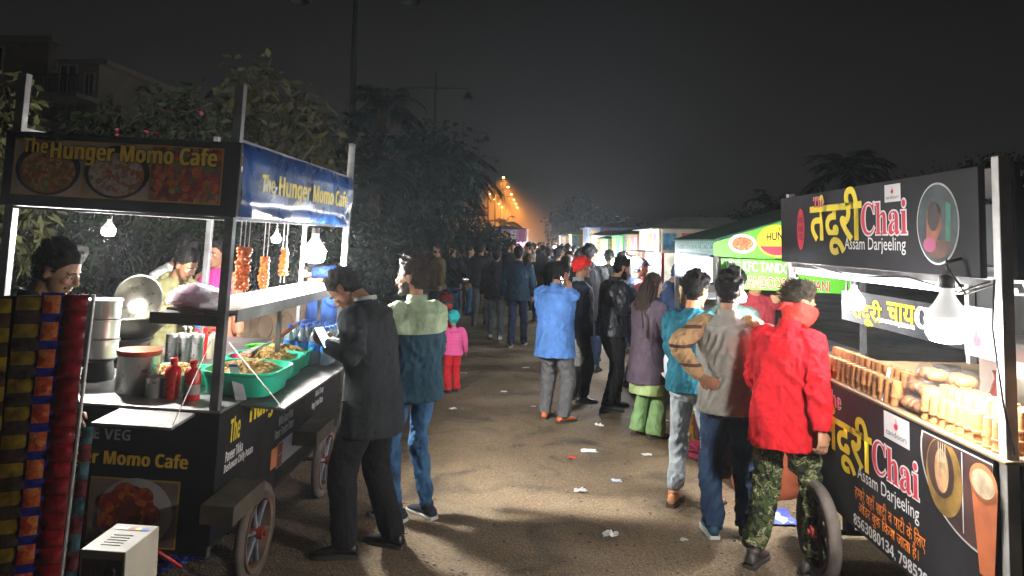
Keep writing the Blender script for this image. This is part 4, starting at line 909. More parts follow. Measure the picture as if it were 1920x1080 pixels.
oval(pc, cyy+.05, 1.84, ryy*.3, .03, xs, .0075, M('pink_print', (.45, .08, .2), .5), name='spark')
# end sign lettering (cut by the frame)
lettering('𝐓𝐡𝐞', redp, se, (1.722, CYN-.03, 2.05), FU, FV, .12, .055, .003, outline=whitep, ol=.03); lettering('तंदूरी', yellow, se, (1.735, CYN-.03, 1.80), FU, FV, .34, .25, .003, off=.025); lettering('𝐂𝐡𝐚𝐢', redp, se, (2.15, CYN-.03, 1.88), FU, FV, .3, .13, .003, outline=whitep, ol=.03)
lettering('𝐓𝐡𝐞', redp, pe, (1.72, CYN-.026, .98), FU, FV, .13, .07, .003, outline=whitep, ol=.03); lettering('तंदूरी', yellow, pe, (1.725, CYN-.026, .72), FU, FV, .36, .26, .003, off=.025); lettering('𝐂𝐡𝐚𝐢', redp, pe, (2.15, CYN-.026, .78), FU, FV, .3, .13, .003, outline=whitep, ol=.03)
# front panel lettering
cl('𝐓𝐡𝐞', pn, 1546, 752, 1578, 27, redp, xp, outline=whitep, ol=.03)
cl('तंदूरी', pn, 1543, 853, 1637, 104, yellow, xp, off=.025)
cl('𝐂𝐡𝐚𝐢', pn, 1638, 882, 1725, 58, redp, xp, .004, outline=whitep, ol=.035)
cl('Assam Darjeeling', pn, 1609, 903, 1725, 30, whitep, xp, off=.004)
cl('हमारे यहाँ शादी व पार्टी के िलए'.replace('पार्टी', 'पाटी'), pn, 1604, 935, 1737, 30, orangep, xp, off=.006)
cl('ऑडर बुक िकया जाता है।', pn, 1611, 966, 1724, 30, orangep, xp, off=.006)
cl(bold('8563080134, 79852921'), pn, 1602, 984, 1760, 22, whitep, xp, off=.008)
logo(pn, 1659, 818, 1707, 47, xp)
e1 = HX(1727, 850, xp); e2 = HX(1838, 1040, xp); cz = 1.0; ecy = e2.y; ery = e1.y-e2.y; erz = cz-e2.z
pc = oval(pn, ecy, cz, ery, erz, xp, .002, M('pale_ring', (.62, .62, .6), .5), 1.07, CYN+.035)
oval(pc, ecy, cz, ery*.965, erz*.965, xp, .0035, M('photo_maroon', (.05, .018, .015), .5, 0, .6, 7), 1.065, CYN+.035, 'photo')
e3 = HX(1807, 900, xp).y
rect('divider', M('pale_ring', (.62, .62, .6), .5), pc, (xp, e3+.004, cz-erz*.86), CU, CV, .006, 1.06-(cz-erz*.86), .005)
oc = e3+(e1.y-e3)*.42
oval(pc, oc, .93, .13, .15, xp, .005, M('brass_print', (.26, .15, .03), .45, 0, .6, 9), 1.06, 0, 'bowl'); oval(pc, oc+.02, .955, .095, .11, xp, .0062, M('bowl_dark', (.05, .02, .012), .5, 0, .5, 9), 1.06, 0, 'bowl_inside')
oval(pc, oc+.01, .95, .05, .085, xp, .0074, M('clay_pale', (.48, .26, .13), .5, 0, .4, 16), 1.06, 0, 'cup'); oval(pc, oc, .985, .038, .045, xp, .0086, M('tea_foam', (.42, .28, .14), .5, 0, .5, 30), 1.06, 0, 'tea')
for k in range(4): rect('tine', M('tong_steel', (.5, .42, .3), .4), pc, (xp, oc-.02+.016*k, .985), CU, CV, .005, .075, .0098)
oc2 = HX(1850, 930, xp).y
mb = MB(); mb.add([V(xp-.005, oc2+a_, .86+b) for a_, b in ((.09, .13), (.045, -.2), (-.04, -.2), (-.075, .13))], [(0, 1, 2, 3)]); mb.build('clay_cup_print', M('terracotta_print', (.42, .11, .035), .5, 0, .35, 6), pc, fixn=False)
oval(pc, oc2+.008, .99, .083, .065, xp, .0065, M('terracotta_rim', (.5, .16, .05), .5, 0, .3, 8), name='cup_rim'); oval(pc, oc2+.008, .985, .07, .05, xp, .008, M('tea_milk', (.46, .34, .22), .5, 0, .3, 25), name='tea')
# wheels
rim2 = M('rim_dark', (.07, .045, .035), .6, .4, .4, 8)
for y in (4.22, 3.02): wheel(ch, (1.585, y, .268), .266, (-1, 0, 0), 8, .07, rim2, rim2)
for y in (4.22, 3.02):
    wheel(ch, (2.87, y, .268), .266, (-1, 0, 0), 8, .07, rim2, rim2); mb = MB(); mb.cyl((1.56, y, .268), (2.9, y, .268), .015); mb.build('axle', dark, ch)
    for x in (1.75, 2.65): mb = MB(); mb.b2((x-.02, y-.03, .27), (x+.02, y+.03, .402)); mb.build('axle_block', dark, ch)
# inner banner with a lit white end, tube lamps
XB = 2.0; bn_l = HX(1578, 570, XB).y; bn_r = HX(1808, 600, XB).y; bn_e = HX(1872, 620, XB).y
mb = MB(); mb.b2((XB, bn_r, 1.36), (XB+.008, bn_l, 1.55)); ib = mb.build('inner_banner', M('grey_vinyl', (.016, .017, .02), .9, 0, .25, 4, spec=.05), ch)
mb = MB(); mb.b2((XB-.001, bn_e, 1.345), (XB+.008, bn_r-.002, 1.565)); iw = mb.build('white_panel', M('white_flex', (.75, .75, .75), .5, 0, .05), ch)
for y in (bn_l-.05, bn_r+.1): mb = MB(); mb.b2((XB+.010, y-.006, 1.5), (XB+.018, y+.006, 1.69)); mb.build('banner_hanger', dark, ch)
cl('तंदूरी', ib, 1600, 605, 1655, 48, M('ochre_print', (.25, .17, .006), .9, spec=.05), XB, off=.025); cl('चाय', ib, 1664, 602, 1717, 36, M('ochre_print', (.25, .17, .006), .9, spec=.05), XB, off=.02); cl('𝐂𝐡𝐚𝐢', ib, 1718, 612, 1790, 36, redp, XB, .004, outline=whitep, ol=.035)
cl('ASSAM DARJEELING', ib, 1644, 604, 1716, 9, whitep, XB, off=.01)
a, w, h = cbox(1826, 640, 1838, 22, XB-.001); mb = MB(); mb.add([V(XB-.005, a.y-.03+d_*.9, a.z+.02+z_) for d_, z_ in ((.0, -.04), (-.03, -.03), (-.035, .0), (-.01, .01), (-.01, .05), (.02, .02), (.03, -.01), (.025, -.035))], [tuple(range(8))]); mb.build('flame', redp, iw, fixn=False)
a, w, h = cbox(1826, 655, 1858, 12, XB-.001); lettering('tandoori', M('logo_grey', (.12, .12, .12), .5), iw, a, CU, CV, w, .03, .003)
def tube_lamp(lab, p0, p1, s, r=.013):
    t = thing('tube_light', lab, 'tube light', p0, 'tube lights of the tea cart'); mb = MB(); mb.cyl(p0, p1, r, n=12); mb.build('tube', glow('tube_%d' % s, (.95, .93, 1.0), s), t, smooth=True)
    d = (Vector(p1)-Vector(p0)).normalized()
    for q, s_ in ((p0, -1), (p1, 1)): mb = MB(); mb.cyl(Vector(q)+d*.001*s_, Vector(q)+d*.03*s_, r*1.15, n=12); mb.build('end_cap', white, t)
    mb = MB(); mb.cyl(Vector(p0)+V(0, 0, .024), Vector(p1)+V(0, 0, .024), .010, n=6); mb.build('batten', white, t)
tube_lamp('long bright tube light under the tea cart sign', (1.69, 4.78, 1.662), (1.69, 3.02, 1.662), 2.6)
tube_lamp('short tube light at the near end of the tea cart sign', (1.78, 2.75, 1.675), (2.5, 2.75, 1.675), 7, .011)
cg = 'lit bulbs hanging over the tea cart'
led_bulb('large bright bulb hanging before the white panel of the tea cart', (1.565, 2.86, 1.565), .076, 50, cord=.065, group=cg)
mb = MB(); mb.cyl((1.565, 2.86, 1.775), (1.622, 2.86, 1.79), .006, n=6); mb.build('bulb_bracket', dark, ch)
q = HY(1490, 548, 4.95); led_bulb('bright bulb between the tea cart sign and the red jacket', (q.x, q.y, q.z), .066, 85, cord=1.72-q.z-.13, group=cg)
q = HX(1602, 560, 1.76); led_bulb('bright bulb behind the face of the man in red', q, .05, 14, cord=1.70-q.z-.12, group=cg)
mb = MB(); mb.cyl((1.60, 4.95, 1.735), (1.85, 4.85, 1.72), .006, n=6); mb.build('bulb_bracket', dark, ch)
for k, pts in enumerate((((CX_-.01, 2.72, 1.71), (CX_-.02, 2.9, 1.66), (CX_-.015, 3.3, 1.70), (CX_-.02, 3.8, 1.675), (CX_-.01, 4.4, 1.71)), ((CX_-.005, 2.7, 1.72), (CX_-.03, 2.68, 1.55), (CX_-.012, 2.66, 1.3), (CX_+.02, 2.66, 1.12)), ((1.565, 2.86, 1.76), (1.60, 2.8, 1.66), (CX_, 2.72, 1.70)))):
    mb = MB(); mb.path(pts, .0045, 6); mb.build('lamp_wire', M('wire_black', (.02, .02, .02), .5), ch, smooth='full')
# clay cups
claym = M('clay_cup', (.27, .105, .028), .8, 0, .25, 30, .25, 60)
def cup_mesh():
    mb = MB(); prof = [(.020, .072), (.0215, .074), (.0225, .066), (.0265, .012), (.029, .010), (.029, .0), (.026, .0), (.024, .02), (.018, .066)]; mb.lathe(prof, (0, 0, 0), 14); me = mb.mesh('clay_cup')
    me.materials.append(claym); me.polygons.foreach_set('use_smooth', [True]*len(me.polygons)); me.set_sharp_from_angle(angle=R(35)); return me
CM = cup_mesh(); gq = random.Random(3)
def cups(x, y, n, lab, grp, z=1.101):
    for k in range(n):
        o = bpy.data.objects.new('clay_cup', CM); COL.objects.link(o); o.location = (x+gq.uniform(-.004, .004), y+gq.uniform(-.004, .004), z+k*.0375); o.rotation_euler = (gq.uniform(-.03, .03), gq.uniform(-.03, .03), gq.uniform(0, 6)); tag(o, lab, 'clay cup', grp)
G1, L1 = 'clay cups on the far half of the tea counter', 'upturned clay cup stacked on the tea counter beside the man in red'
G2, L2 = 'clay cups on the near half of the tea counter', 'upturned clay cup stacked between the bun packets and the near post'
for i in range(15): cups(1.69, 3.52+.061*i, 2, L1, G1); cups(1.755, 3.50+.061*i, 3, L1, G1)
for i in range(9):
    cups(1.69, 2.76+.061*i, 2, L2, G2); cups(1.752, 2.75+.061*i, 3, L2, G2); cups(1.814, 2.76+.061*i, 3, L2, G2)
cups(1.765, 2.60, 7, 'upturned clay cup in the tall stack on the end ledge', 'clay cups on the end ledge')
mb = MB(); mb.b2((1.70, 2.54, 1.086), (2.6, 2.648, 1.10)); mb.build('end_ledge', oldsteel, ch)
# bun packets
bunm = M('bun_crust', (.26, .09, .022), .6, 0, .5, 20, .2, 40); film = M('clear_film', (.12, .12, .12), .25, 0, 0, bump=.6, bs=35, alpha=.12, spec=.3)
for k, (dy, dx, dz) in enumerate(((.0, 0, 0), (.11, .0, 0), (.03, .1, 0), (.14, .1, .0), (.0, .02, .07), (.1, .03, .072), (.05, .1, .075), (.05, .05, .14), (-.04, .12, .13))):
    at = V(1.715+dx, 3.30+dy, 1.101+dz); words = ['bottom front', 'bottom front far', 'bottom back', 'bottom back far', 'middle front', 'middle front far', 'middle back', 'topmost', 'top back']
    t = thing('bun_packet', 'clear packet of brown buns on the tea counter, %s of the heap' % words[k], 'bun packet', at, 'bun packets on the tea counter'); t.rotation_euler = (0, 0, 0)
    for s in (-1, 1): mb = MB(); mb.ell(at+V(.0, s*.034, .034), (.048, .038, .030), 14, 8); mb.build('bun', bunm, t, smooth='full')
    mb = MB(); rings = []; g = random.Random(k)
    for f, z in ((.7, .001), (1, .02), (1.05, .045), (.8, .072), (.35, .08)): rings.append([at+V(.062*f*math.cos(a)*(1+g.uniform(-.12, .12)), .085*f*math.sin(a)*(1+g.uniform(-.12, .12)), z+g.uniform(-.004, .004)) for a in [2*math.pi*i/16 for i in range(16)]])
    mb.loft(rings); mb.build('wrapper', film, t, smooth=True, angle=25)
at = V(1.98, 3.22, 1.1); t = thing('brown_flask', 'dark brown conical flask among the clay cups', 'flask', at); mb = MB(); mb.lathe([(.065, 0), (.066, .01), (.05, .07), (.028, .13), (.03, .15), (.034, .165), (.03, .165)], at+V(0, 0, .05), 20); mb.lathe([(.07, 0), (.07, .05)], at, 20); mb.build('flask_body', M('brown_glaze', (.05, .012, .01), .2, 0, .3, 12), t, smooth=True)
at = V(2.25, 3.3, 1.1); t = thing('steel_boiler', 'tall square steel boiler at the back of the tea counter', 'boiler', at); mb = MB(); mb.b2((2.12, 3.1, 1.1), (2.42, 3.62, 1.42)); mb.build('boiler_body', M('boiler_steel', (.45, .42, .38), .35, .9, .35, 4, .1, 15), t, bevel=.008); mb = MB(); mb.b2((2.114, 3.28, 1.27), (2.119, 3.4, 1.34)); mb.build('name_plate', steel, t)
at = V(1.97, 3.62, 1.1); t = thing('cream_jar', 'cream coloured jar behind the bun packets', 'jar', at); mb = MB(); mb.lathe([(.06, 0), (.065, .01), (.065, .11), (.055, .13), (.055, .15)], at, 20); mb.build('jar_body', M('cream_plastic', (.62, .56, .38), .4), t, smooth=True); mb = MB(); mb.lathe([(.06, .15), (.06, .17)], at, 20); mb.build('lid', dark, t, smooth=True)
q0 = HX(1652, 745, 1.66); q1 = HX(1668, 690, 1.72); t = thing('white_stick', 'thin white stick propped beside the bun packets', 'stick', q0); mb = MB(); mb.cyl(V(1.668, q0.y, 1.102), q1, .007, n=8); mb.build('stick_rod', white, t)
# ------------------------------------------------------------------ the green stall
GY0, GY1, GX = 6.2, 8.0, 1.53
gs = thing('food_stall', 'green stall with sloping canopy and white and red lettering', 'food stall', (2.1, 7.1, 0))
gvin = M('green_vinyl', (.09, .42, .02), .45, 0, .2, 3, .1, 6); dgreen = M('dark_green_cloth', (.01, .06, .035), .8, 0, .4, 3, .3, 8)
for x in (GX, 2.7):
    for y in (GY0, GY1): mb = MB(); mb.b2((x, y, 0), (x+.04, y+.04, 1.72)); mb.build('post', postm, gs)
def gp(px, py, Y=GY0): return HY(px, py, Y)
ub = MB(); ub.plate([gp(1338, 480), gp(1600, 500), gp(1600, 372), gp(1338, 455)], (0, -1, 0), .006); ubo = ub.build('upper_banner', gvin, gs)
lb = MB(); lb.plate([gp(1352, 540, 6.15), gp(1600, 552, 6.15), gp(1600, 495, 6.15), gp(1352, 484, 6.15)], (0, -1, 0), .006); lbo = lb.build('lower_banner', gvin, gs)
z0 = gp(1355, 506, 6.15); sc_ = 6.15/FPX
lettering('VEG KFC TANDOORI M', whitep, lbo, V(gp(1358, 0, 6.15).x, 6.15, z0.z), (1, 0, -.045), (0, 0, 1), 150*sc_*1.06, 19*sc_, .004, off=.012)
lettering('TANDOORI AFGHANI', M('maroon_print', (.35, .02, .03), .5), lbo, V(gp(1389, 0, 6.15).x, 6.15, gp(1389, 537, 6.15).z), (1, 0, -.045), (0, 0, 1), 160*sc_, 20*sc_, .004, off=.012, outline=whitep, ol=.018)
c_ = gp(1392, 457); pl = disc('plate', whitep, ubo, c_, FU, FV, 26*sc_, 18*sc_, .003); disc('food', M('tandoori_food', (.6, .2, .05), .5, kind='food', vs=70, cols=[(.6, .16, .03), (.5, .08, .02), (.7, .3, .08), (.4, .12, .03)]), pl, c_, FU, FV, 20*sc_, 13*sc_, .0045)
c_ = gp(1456, 452); el = disc('emblem', yellow, ubo, c_, FU, FV, 36*sc_, 30*sc_, .003); disc('emblem_base', redp, el, c_+V(0, 0, -.004), FU, FV, 33*sc_, 26*sc_, .0045, a0=200, a1=340)
blk = M('black_print', (.01, .01, .01), .5); lettering('THE', blk, el, c_+V(2*sc_, 0, 18*sc_), FU, FV, 22*sc_, 7*sc_, .006, off=.02); lettering('HUNGRY', blk, el, c_+V(-19*sc_, 0, -1*sc_), (1, 0, .12), FV, 60*sc_, 16*sc_, .006, off=.03)
mb = MB(); mb.b2((GX-.006, GY0+.01, 1.735), (GX, GY1, 1.86)); va = mb.build('valance', M('teal_vinyl', (.015, .17, .10), .5, 0, .3, 4), gs)
lettering('VEG TANDOORI MOMO', M('teal_letter', (.18, .4, .4), .5), va, (GX-.006, GY1-.1, 1.77), CU, CV, 1.6, .06, .003, off=.012)
rf = MB(); r0_ = gp(1600, 370); rf.plate([(GX-.03, GY0-.02, 1.865), (2.74, GY0-.02, 2.24), (2.74, GY1+.05, 2.24), (GX-.03, GY1+.05, 1.865)], (0, 0, 1), .012); rf.build('canopy', dgreen, gs)
mb = MB(); mb.b2((GX+.04, GY0+.05, 0), (2.7, GY1, .95)); mb.build('counter_body', M('stall_body', (.10, .03, .025), .6, 0, .4, 3), gs, bevel=.005)
mb = MB(); mb.b2((GX-.02, GY0-.02, .952), (2.72, GY1+.02, .97)); mb.build('counter_top', oldsteel, gs)
md = thing('menu_board', 'bright backlit white menu board of the green stall', 'menu board', (GX+.02, 7.1, 1.5))
mb = MB(); mb.b2((GX-.004, 6.42, 1.50), (GX+.012, 7.95, 1.71)); mb.build('light_panel', glow('menu_light', (.86, .92, 1.0), .26), md)
mb = MB(); mb.b2((GX-.01, 6.40, 1.712), (GX+.02, 7.97, 1.732)); mb.b2((GX-.01, 6.40, 1.48), (GX+.02, 7.97, 1.498)); mb.build('frame', M('blue_frame', (.02, .05, .2), .5), md)
for k in range(3): mb = MB(); mb.b2((GX-.008, 6.75+.38*k, 1.51), (GX-.0055, 6.755+.38*k, 1.70)); mb.build('divider', M('grey_line', (.3, .35, .4), .5), md)
for k in range(7): mb = MB(); mb.b2((GX-.008, 6.5+.2*k, 1.53), (GX-.0055, 6.56+.2*k+.03*(k % 3), 1.56)); mb.build('menu_word', M('blue_word', (.02, .06, .3), .5), md)
lettering('MOMO', M('amber_letter', (.8, .5, .02), .5), md, (GX-.004, 7.93, 1.52), CU, CV, .25, .17, .004, off=.03)
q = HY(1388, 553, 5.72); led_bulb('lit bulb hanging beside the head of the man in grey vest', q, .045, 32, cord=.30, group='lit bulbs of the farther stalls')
# glass display on the counter of the green stall
t = thing('glass_display', 'small glass display case on the green stall counter', 'display case', (1.7, 7.2, .97))
for x in (1.56, 1.9):
    for y in (6.9, 7.6): mb = MB(); mb.b2((x, y, .971), (x+.02, y+.02, 1.32)); mb.build('frame_post', white, t)
mb = MB(); mb.b2((1.55, 6.89, 1.32), (1.93, 7.63, 1.335)); mb.build('top_pane', white, t)
for k in range(6): mb = MB(); mb.lathe([(.04, 0), (.055, .10), (.04, .2)], (1.65+.12*(k % 2), 7.0+.1*k, .972), 12); mb.build('food_tub', M('tub_%d' % (k % 3), [(.6, .1, .04), (.65, .55, .4), (.1, .3, .5)][k % 3], .5), t, smooth=True)
# low white table, jug, yellow tin, maroon bag, drum
t = thing('folding_table', 'low white-topped table between the woman and the teal jacket', 'table', (1.42, 7.0, 0))
mb = MB(); mb.b2((1.22, 6.6, .60), (1.5, 7.5, .625)); mb.build('table_top', M('white_laminate', (.7, .7, .72), .4, 0, .1), t, bevel=.004); mb = MB(); mb.b2((1.22, 6.595, .50), (1.5, 6.598, .60)); mb.build('apron', dark, t)
for x in (1.24, 1.48):
    for y in (6.62, 7.48): mb = MB(); mb.cyl((x, y, 0), (x, y, .6), .012); mb.build('leg', dark, t)
at = V(1.32, 7.0, .626); t = thing('white_jug', 'white plastic jug with dark button on the low table', 'jug', at); mb = MB(); mb.lathe([(.075, 0), (.085, .02), (.09, .12), (.07, .2), (.05, .235), (.05, .25)], at, 20); mb.build('jug_body', M('jug_plastic', (.66, .7, .78), .35, 0, .08), t, smooth=True); mb = MB(); mb.ell(at+V(-.03, -.085, .12), (.017, .01, .017)); mb.build('tap', dark, t, smooth='full')
at = V(1.38, 6.9, .15); t = thing('oil_tin', 'yellow printed tin standing under the low table', 'tin', at); mb = MB(); mb.b2((1.28, 6.75, .0), (1.46, 6.95, .42)); mb.build('tin_body', M('tin_yellow', (.55, .34, .02), .4, 0, .7, kind='food', vs=12, cols=[(.6, .4, .03), (.55, .3, .02), (.35, .12, .02), (.62, .45, .05)]), t, bevel=.008); mb = MB(); mb.lathe([(.03, .42), (.03, .45)], (1.37, 6.85, 0), 12); mb.build('spout', steel, t)
bag('cloth_bag', 'slumped maroon bag on the ground by the low table', (1.5, 6.45, .0), (.15, .13, .09), cloth('maroon_cloth', (.18, .015, .04)), 4, False)
t = thing('ribbed_drum', 'rust red ribbed drum with green rim between grey vest and red jacket', 'drum', (1.78, 5.75, 0)); mb = MB()
pr = [(.24, 0)];
for k in range(9): pr += [(.255, .06+.085*k), (.24, .10+.085*k)]
mb.lathe(pr+[(.23, .86), (.05, .865)], (1.78, 5.75, 0), 28); mb.build('drum_body', M('rust_red', (.28, .07, .03), .6, 0, .4, 5, .2, 30), t, smooth=True)
mb = MB(); mb.lathe([(.262, .80), (.27, .81), (.27, .93), (.255, .94)], (1.78, 5.75, 0), 28, cap=False); mb.build('rim', M('drum_green', (.06, .16, .08), .5), t, smooth=True)
at = V(1.78, 5.75, .94); t = thing('orange_bucket', 'orange bucket standing on the rust red drum', 'bucket', at); mb = MB(); mb.lathe([(.12, 0), (.15, .2), (.155, .2), (.14, .19), (.11, .02)], at, 20); mb.build('bucket_body', M('bucket_orange', (.65, .18, .05), .4), t, smooth=True)
g_ = HZ(1462, 985, 0); t = thing('printed_rag', 'blue and white printed sheet lying behind the camouflage trousers', 'sheet', g_); mb = MB()
for j in range(6):
    for i in range(6): pass
vs = [(g_.x-.1+.045*i+.01*math.sin(j*2), g_.y-.02+.06*j, .006+.012*abs(math.sin(i*1.3+j))) for j in range(6) for i in range(6)]
mb.add(vs, [(j*6+i, j*6+i+1, (j+1)*6+i+1, (j+1)*6+i) for j in range(5) for i in range(5)]); mb.build('sheet_cloth', M('rag_print', (.2, .25, .6), .6, kind='food', vs=14, cols=[(.05, .08, .4), (.6, .62, .7), (.1, .15, .5)]), t, smooth='full')
# ------------------------------------------------------------------ stalls farther down the street
def stall(label, x0, x1, y0, y1, signc, bodyc, z0=1.75, z1=2.1, side=None, roof=None, lamp=40, glowc=(.9, .95, 1), panel=None, words=None, flip=False, poles=postm, menu=None):
    t = thing('food_stall', label, 'food stall', ((x0+x1)/2, (y0+y1)/2, 0), 'stalls along the far street'); fx = x1 if flip else x0; s = 1 if flip else -1
    nm = '_'.join(str(int(c*100)) for c in signc); smat = M('stall_sign_'+nm, signc, .5, 0, .25, 5); bmat = M('stall_body_'+'_'.join(str(int(c*100)) for c in bodyc), bodyc, .6, 0, .35, 4)
    for x in (x0, x1-.04):
        for y in (y0, y1-.04): mb = MB(); mb.b2((x, y, 0), (x+.04, y+.04, z1)); mb.build('post', poles, t)
    mb = MB(); mb.b2((x0, y0-.03, z0), (x1, y0-.008, z1)); nb = mb.build('near_sign', smat, t)
    mb = MB(); mb.b2((fx+s*.03, y0, z0), (fx+s*.008, y1, z1)); rb = mb.build('road_sign', M('stall_side_'+nm, side, .5, 0, .4, 4) if side else smat, t)
    mb = MB(); mb.b2((x0+.05, y0+.05, .0), (x1-.05, y1-.05, .92)); mb.build('counter_body', bmat, t); mb = MB(); mb.b2((x0-.03, y0-.02, .922), (x1+.03, y1+.02, .945)); mb.build('counter_top', oldsteel, t)
    mb = MB(); zt = z1+.16; mb.plate([(x0-.12, y0-.12, z1+.01), (x1+.12, y0-.12, z1+.01), (x1+.12, y1+.1, z1+.01), (x0-.12, y1+.1, z1+.01)], (0, 0, 1), .012)
    mb.add([(x0-.12, y0-.12, z1+.012), (x1+.12, y0-.12, z1+.012), ((x0+x1)/2+.3, y0+.2, zt), ((x0+x1)/2-.3, y0+.2, zt), (x0-.12, y1+.1, z1+.012), (x1+.12, y1+.1, z1+.012), ((x0+x1)/2+.3, y1-.2, zt), ((x0+x1)/2-.3, y1-.2, zt)], [(0, 1, 2, 3), (1, 5, 6, 2), (5, 4, 7, 6), (4, 0, 3, 7), (3, 2, 6, 7)])
    mb.build('roof', M('stall_roof_'+nm, tuple(c*.4 for c in (roof or (.3, .3, .3))), .6, 0, .3, 4), t)
    mb = MB(); mb.b2((x0+.06, y1-.06, .95), (x1-.06, y1-.05, z0)); mb.build('back_board', M('stall_back_'+nm, tuple(min(.7, .15+c*.7) for c in signc), .6, 0, .3, 6), t)
    g = random.Random(int(y0*7))
    for k in range(5):
        ww = (x1-x0)/5; mb = MB(); mb.b2((x0+ww*k+.02, y0-.034, z0+.04), (x0+ww*(k+.8), y0-.031, z1-.05)); mb.build('sign_picture', M('pic_%d' % g.randint(0, 5), [(.6, .1, .05), (.7, .5, .1), (.1, .3, .5), (.65, .6, .5), (.5, .1, .25), (.2, .45, .1)][g.randint(0, 5)], .5, 0, .5, 20), t)
    for k in range(4):
        yy_ = y0+(y1-y0)*(k+.3)/4; mb = MB(); mb.b2((fx+s*.034, yy_, z0+.05), (fx+s*.031, yy_+.25, z1-.05)); mb.build('sign_picture', M('pic_%d' % g.randint(0, 5), (.5, .3, .1), .5, 0, .5, 20), t)
    for k in range(2):
        c = V(fx+s*.30, y0+.15+(y1-y0)*.55*k, z0-.12); mb = MB(); mb.ell(c, (.05, .05, .06)); mb.build('lamp', glow('stall_lamp_%d_%s' % (lamp, '_'.join(str(int(q*100)) for q in glowc)), glowc, lamp*.8), t, smooth='full'); mb = MB(); mb.path([c+V(0, 0, .055), c+V(0, 0, .13), V(fx, c.y, z0+.02)], .008, 6); mb.build('lamp_rod', dark, t)
    for k in range(6):
        c = V(x0+.1+(x1-x0-.3)*g.random(), y0+.15+(y1-y0-.3)*g.random(), .945); mb = MB(); mb.lathe([(.05, 0), (.07, .06), (.06, .16+.1*g.random()), (.03, .3)], c, 10); mb.build('jar', M('pic_%d' % g.randint(0, 5), (.5, .3, .1), .5, 0, .5, 20), t, smooth=True)
    if menu:
        mb = MB(); mb.b2((fx+s*.02, y0+.3, 1.0), (fx+s*.008, y1-.3, z0-.35)); mb.build('lit_menu', glow('menu_%s' % nm, menu, .11), t)
    if words: lettering(words, M('dark_letters', (.03, .03, .04), .5), nb, (x0+.1, y0-.034, z0+.08), FU, FV, (x1-x0)*.7, (z1-z0)*.4, .004, off=.02)
    return t
stall('cream and white stall with red posts and two bare bulbs', 1.60, 2.75, 9.3, 11.0, (.55, .5, .36), (.05, .045, .05), 1.70, 2.0, side=(.6, .5, .4), roof=(.5, .55, .5), lamp=55, poles=M('red_post', (.55, .04, .03), .5))
stall('narrow stall with lime and red boards just beyond the cream stall', 1.7, 2.9, 11.9, 13.2, (.25, .5, .1), (.4, .1, .06), 1.6, 1.95, side=(.5, .12, .08), roof=(.1, .35, .12), lamp=50, menu=(.9, 1, .7))
stall('white and blue stall with a green canopy edge down the right side', 1.75, 3.0, 14.2, 16.2, (.5, .55, .6), (.1, .3, .08), 1.5, 1.95, side=(.05, .4, .1), roof=(.02, .3, .06), lamp=70, menu=(.5, 1, .45))
stall('pale yellow and green stall behind the red turban', 1.9, 3.2, 18.5, 20.5, (.5, .6, .15), (.3, .35, .1), 1.4, 1.9, side=(.1, .35, .1), roof=(.05, .2, .05), lamp=80, menu=(1, .85, .5))
stall('white-fronted stall with a pale roof before the glowing blue one', 1.8, 3.1, 21.0, 22.4, (.6, .6, .58), (.5, .5, .5), 1.5, 2.0, roof=(.55, .6, .6), lamp=70, menu=(.9, .95, 1))
stall('stall with glowing blue and pink banner under an arched white roof', 1.75, 3.3, 23.0, 25.5, (.2, .35, .7), (.5, .15, .3), 1.35, 2.25, side=(.25, .4, .75), roof=(.7, .75, .8), lamp=90, menu=(.5, .6, 1))
stall('small stall with a yellow-green awning far down the right', 1.6, 2.9, 30.0, 32.0, (.5, .5, .1), (.3, .3, .3), 1.6, 2.1, roof=(.4, .4, .08), lamp=110, menu=(.9, .9, .7))
stall('dim stall with a brown sign at the far right end', 1.5, 3.0, 39.0, 41.0, (.4, .25, .15), (.3, .2, .2), 1.6, 2.1, lamp=130, menu=(1, .8, .5))
stall('distant stall with lit pink sign on the left of the street', -2.3, -.3, 36.0, 38.0, (.6, .2, .5), (.5, .45, .35), 1.75, 2.35, side=(.6, .55, .5), roof=(.5, .4, .5), lamp=120, glowc=(1, .92, .8), flip=True, menu=(1, .9, .7))
stall('faint distant stall with a cream sign beyond the pink one', -2.4, -.5, 46.0, 48.0, (.55, .5, .4), (.4, .35, .3), 1.75, 2.3, lamp=130, glowc=(1, .9, .75), flip=True, menu=(1, .85, .6))
# ------------------------------------------------------------------ vegetation
def leaf_mesh(name, P, D, L, Wd, g, droop=.25):
    """one folded, pointed leaf per row: 6 vertices, 4 triangles"""
    n = len(P); D = D/np.linalg.norm(D, axis=1, keepdims=True); r = g.normal(size=(n, 3)); S = np.cross(D, r); S /= np.linalg.norm(S, axis=1, keepdims=True); U = np.cross(S, D)
    l = (L*(.6+.8*g.random(n)))[:, None]; w = (Wd*(.7+.6*g.random(n)))[:, None]; dz = np.array([[0, 0, -1.0]])*l*droop
    v = np.stack([P, P+D*l*.45+S*w-U*w*.25+dz*.3, P+D*l*.45+dz*.3, P+D*l*.45-S*w-U*w*.25+dz*.3, P+D*l+dz], 1).reshape(-1, 3)
    i = (np.arange(n)*5)[:, None, None]; f = np.array([[0, 1, 2], [0, 2, 3], [1, 4, 2], [2, 4, 3]])[None]+i
    me = bpy.data.meshes.new(name); f = f.reshape(-1, 3); me.vertices.add(len(v)); me.vertices.foreach_set('co', v.ravel().astype(np.float32))
    me.loops.add(f.size); me.loops.foreach_set('vertex_index', f.ravel().astype(np.int32)); me.polygons.add(len(f)); me.polygons.foreach_set('loop_start', (np.arange(len(f))*3).astype(np.int32)); me.update(calc_edges=True); return me
def leafmat(name, c):
    m = M(name, c, .75, 0, .55, 2.2, spec=.1); return m
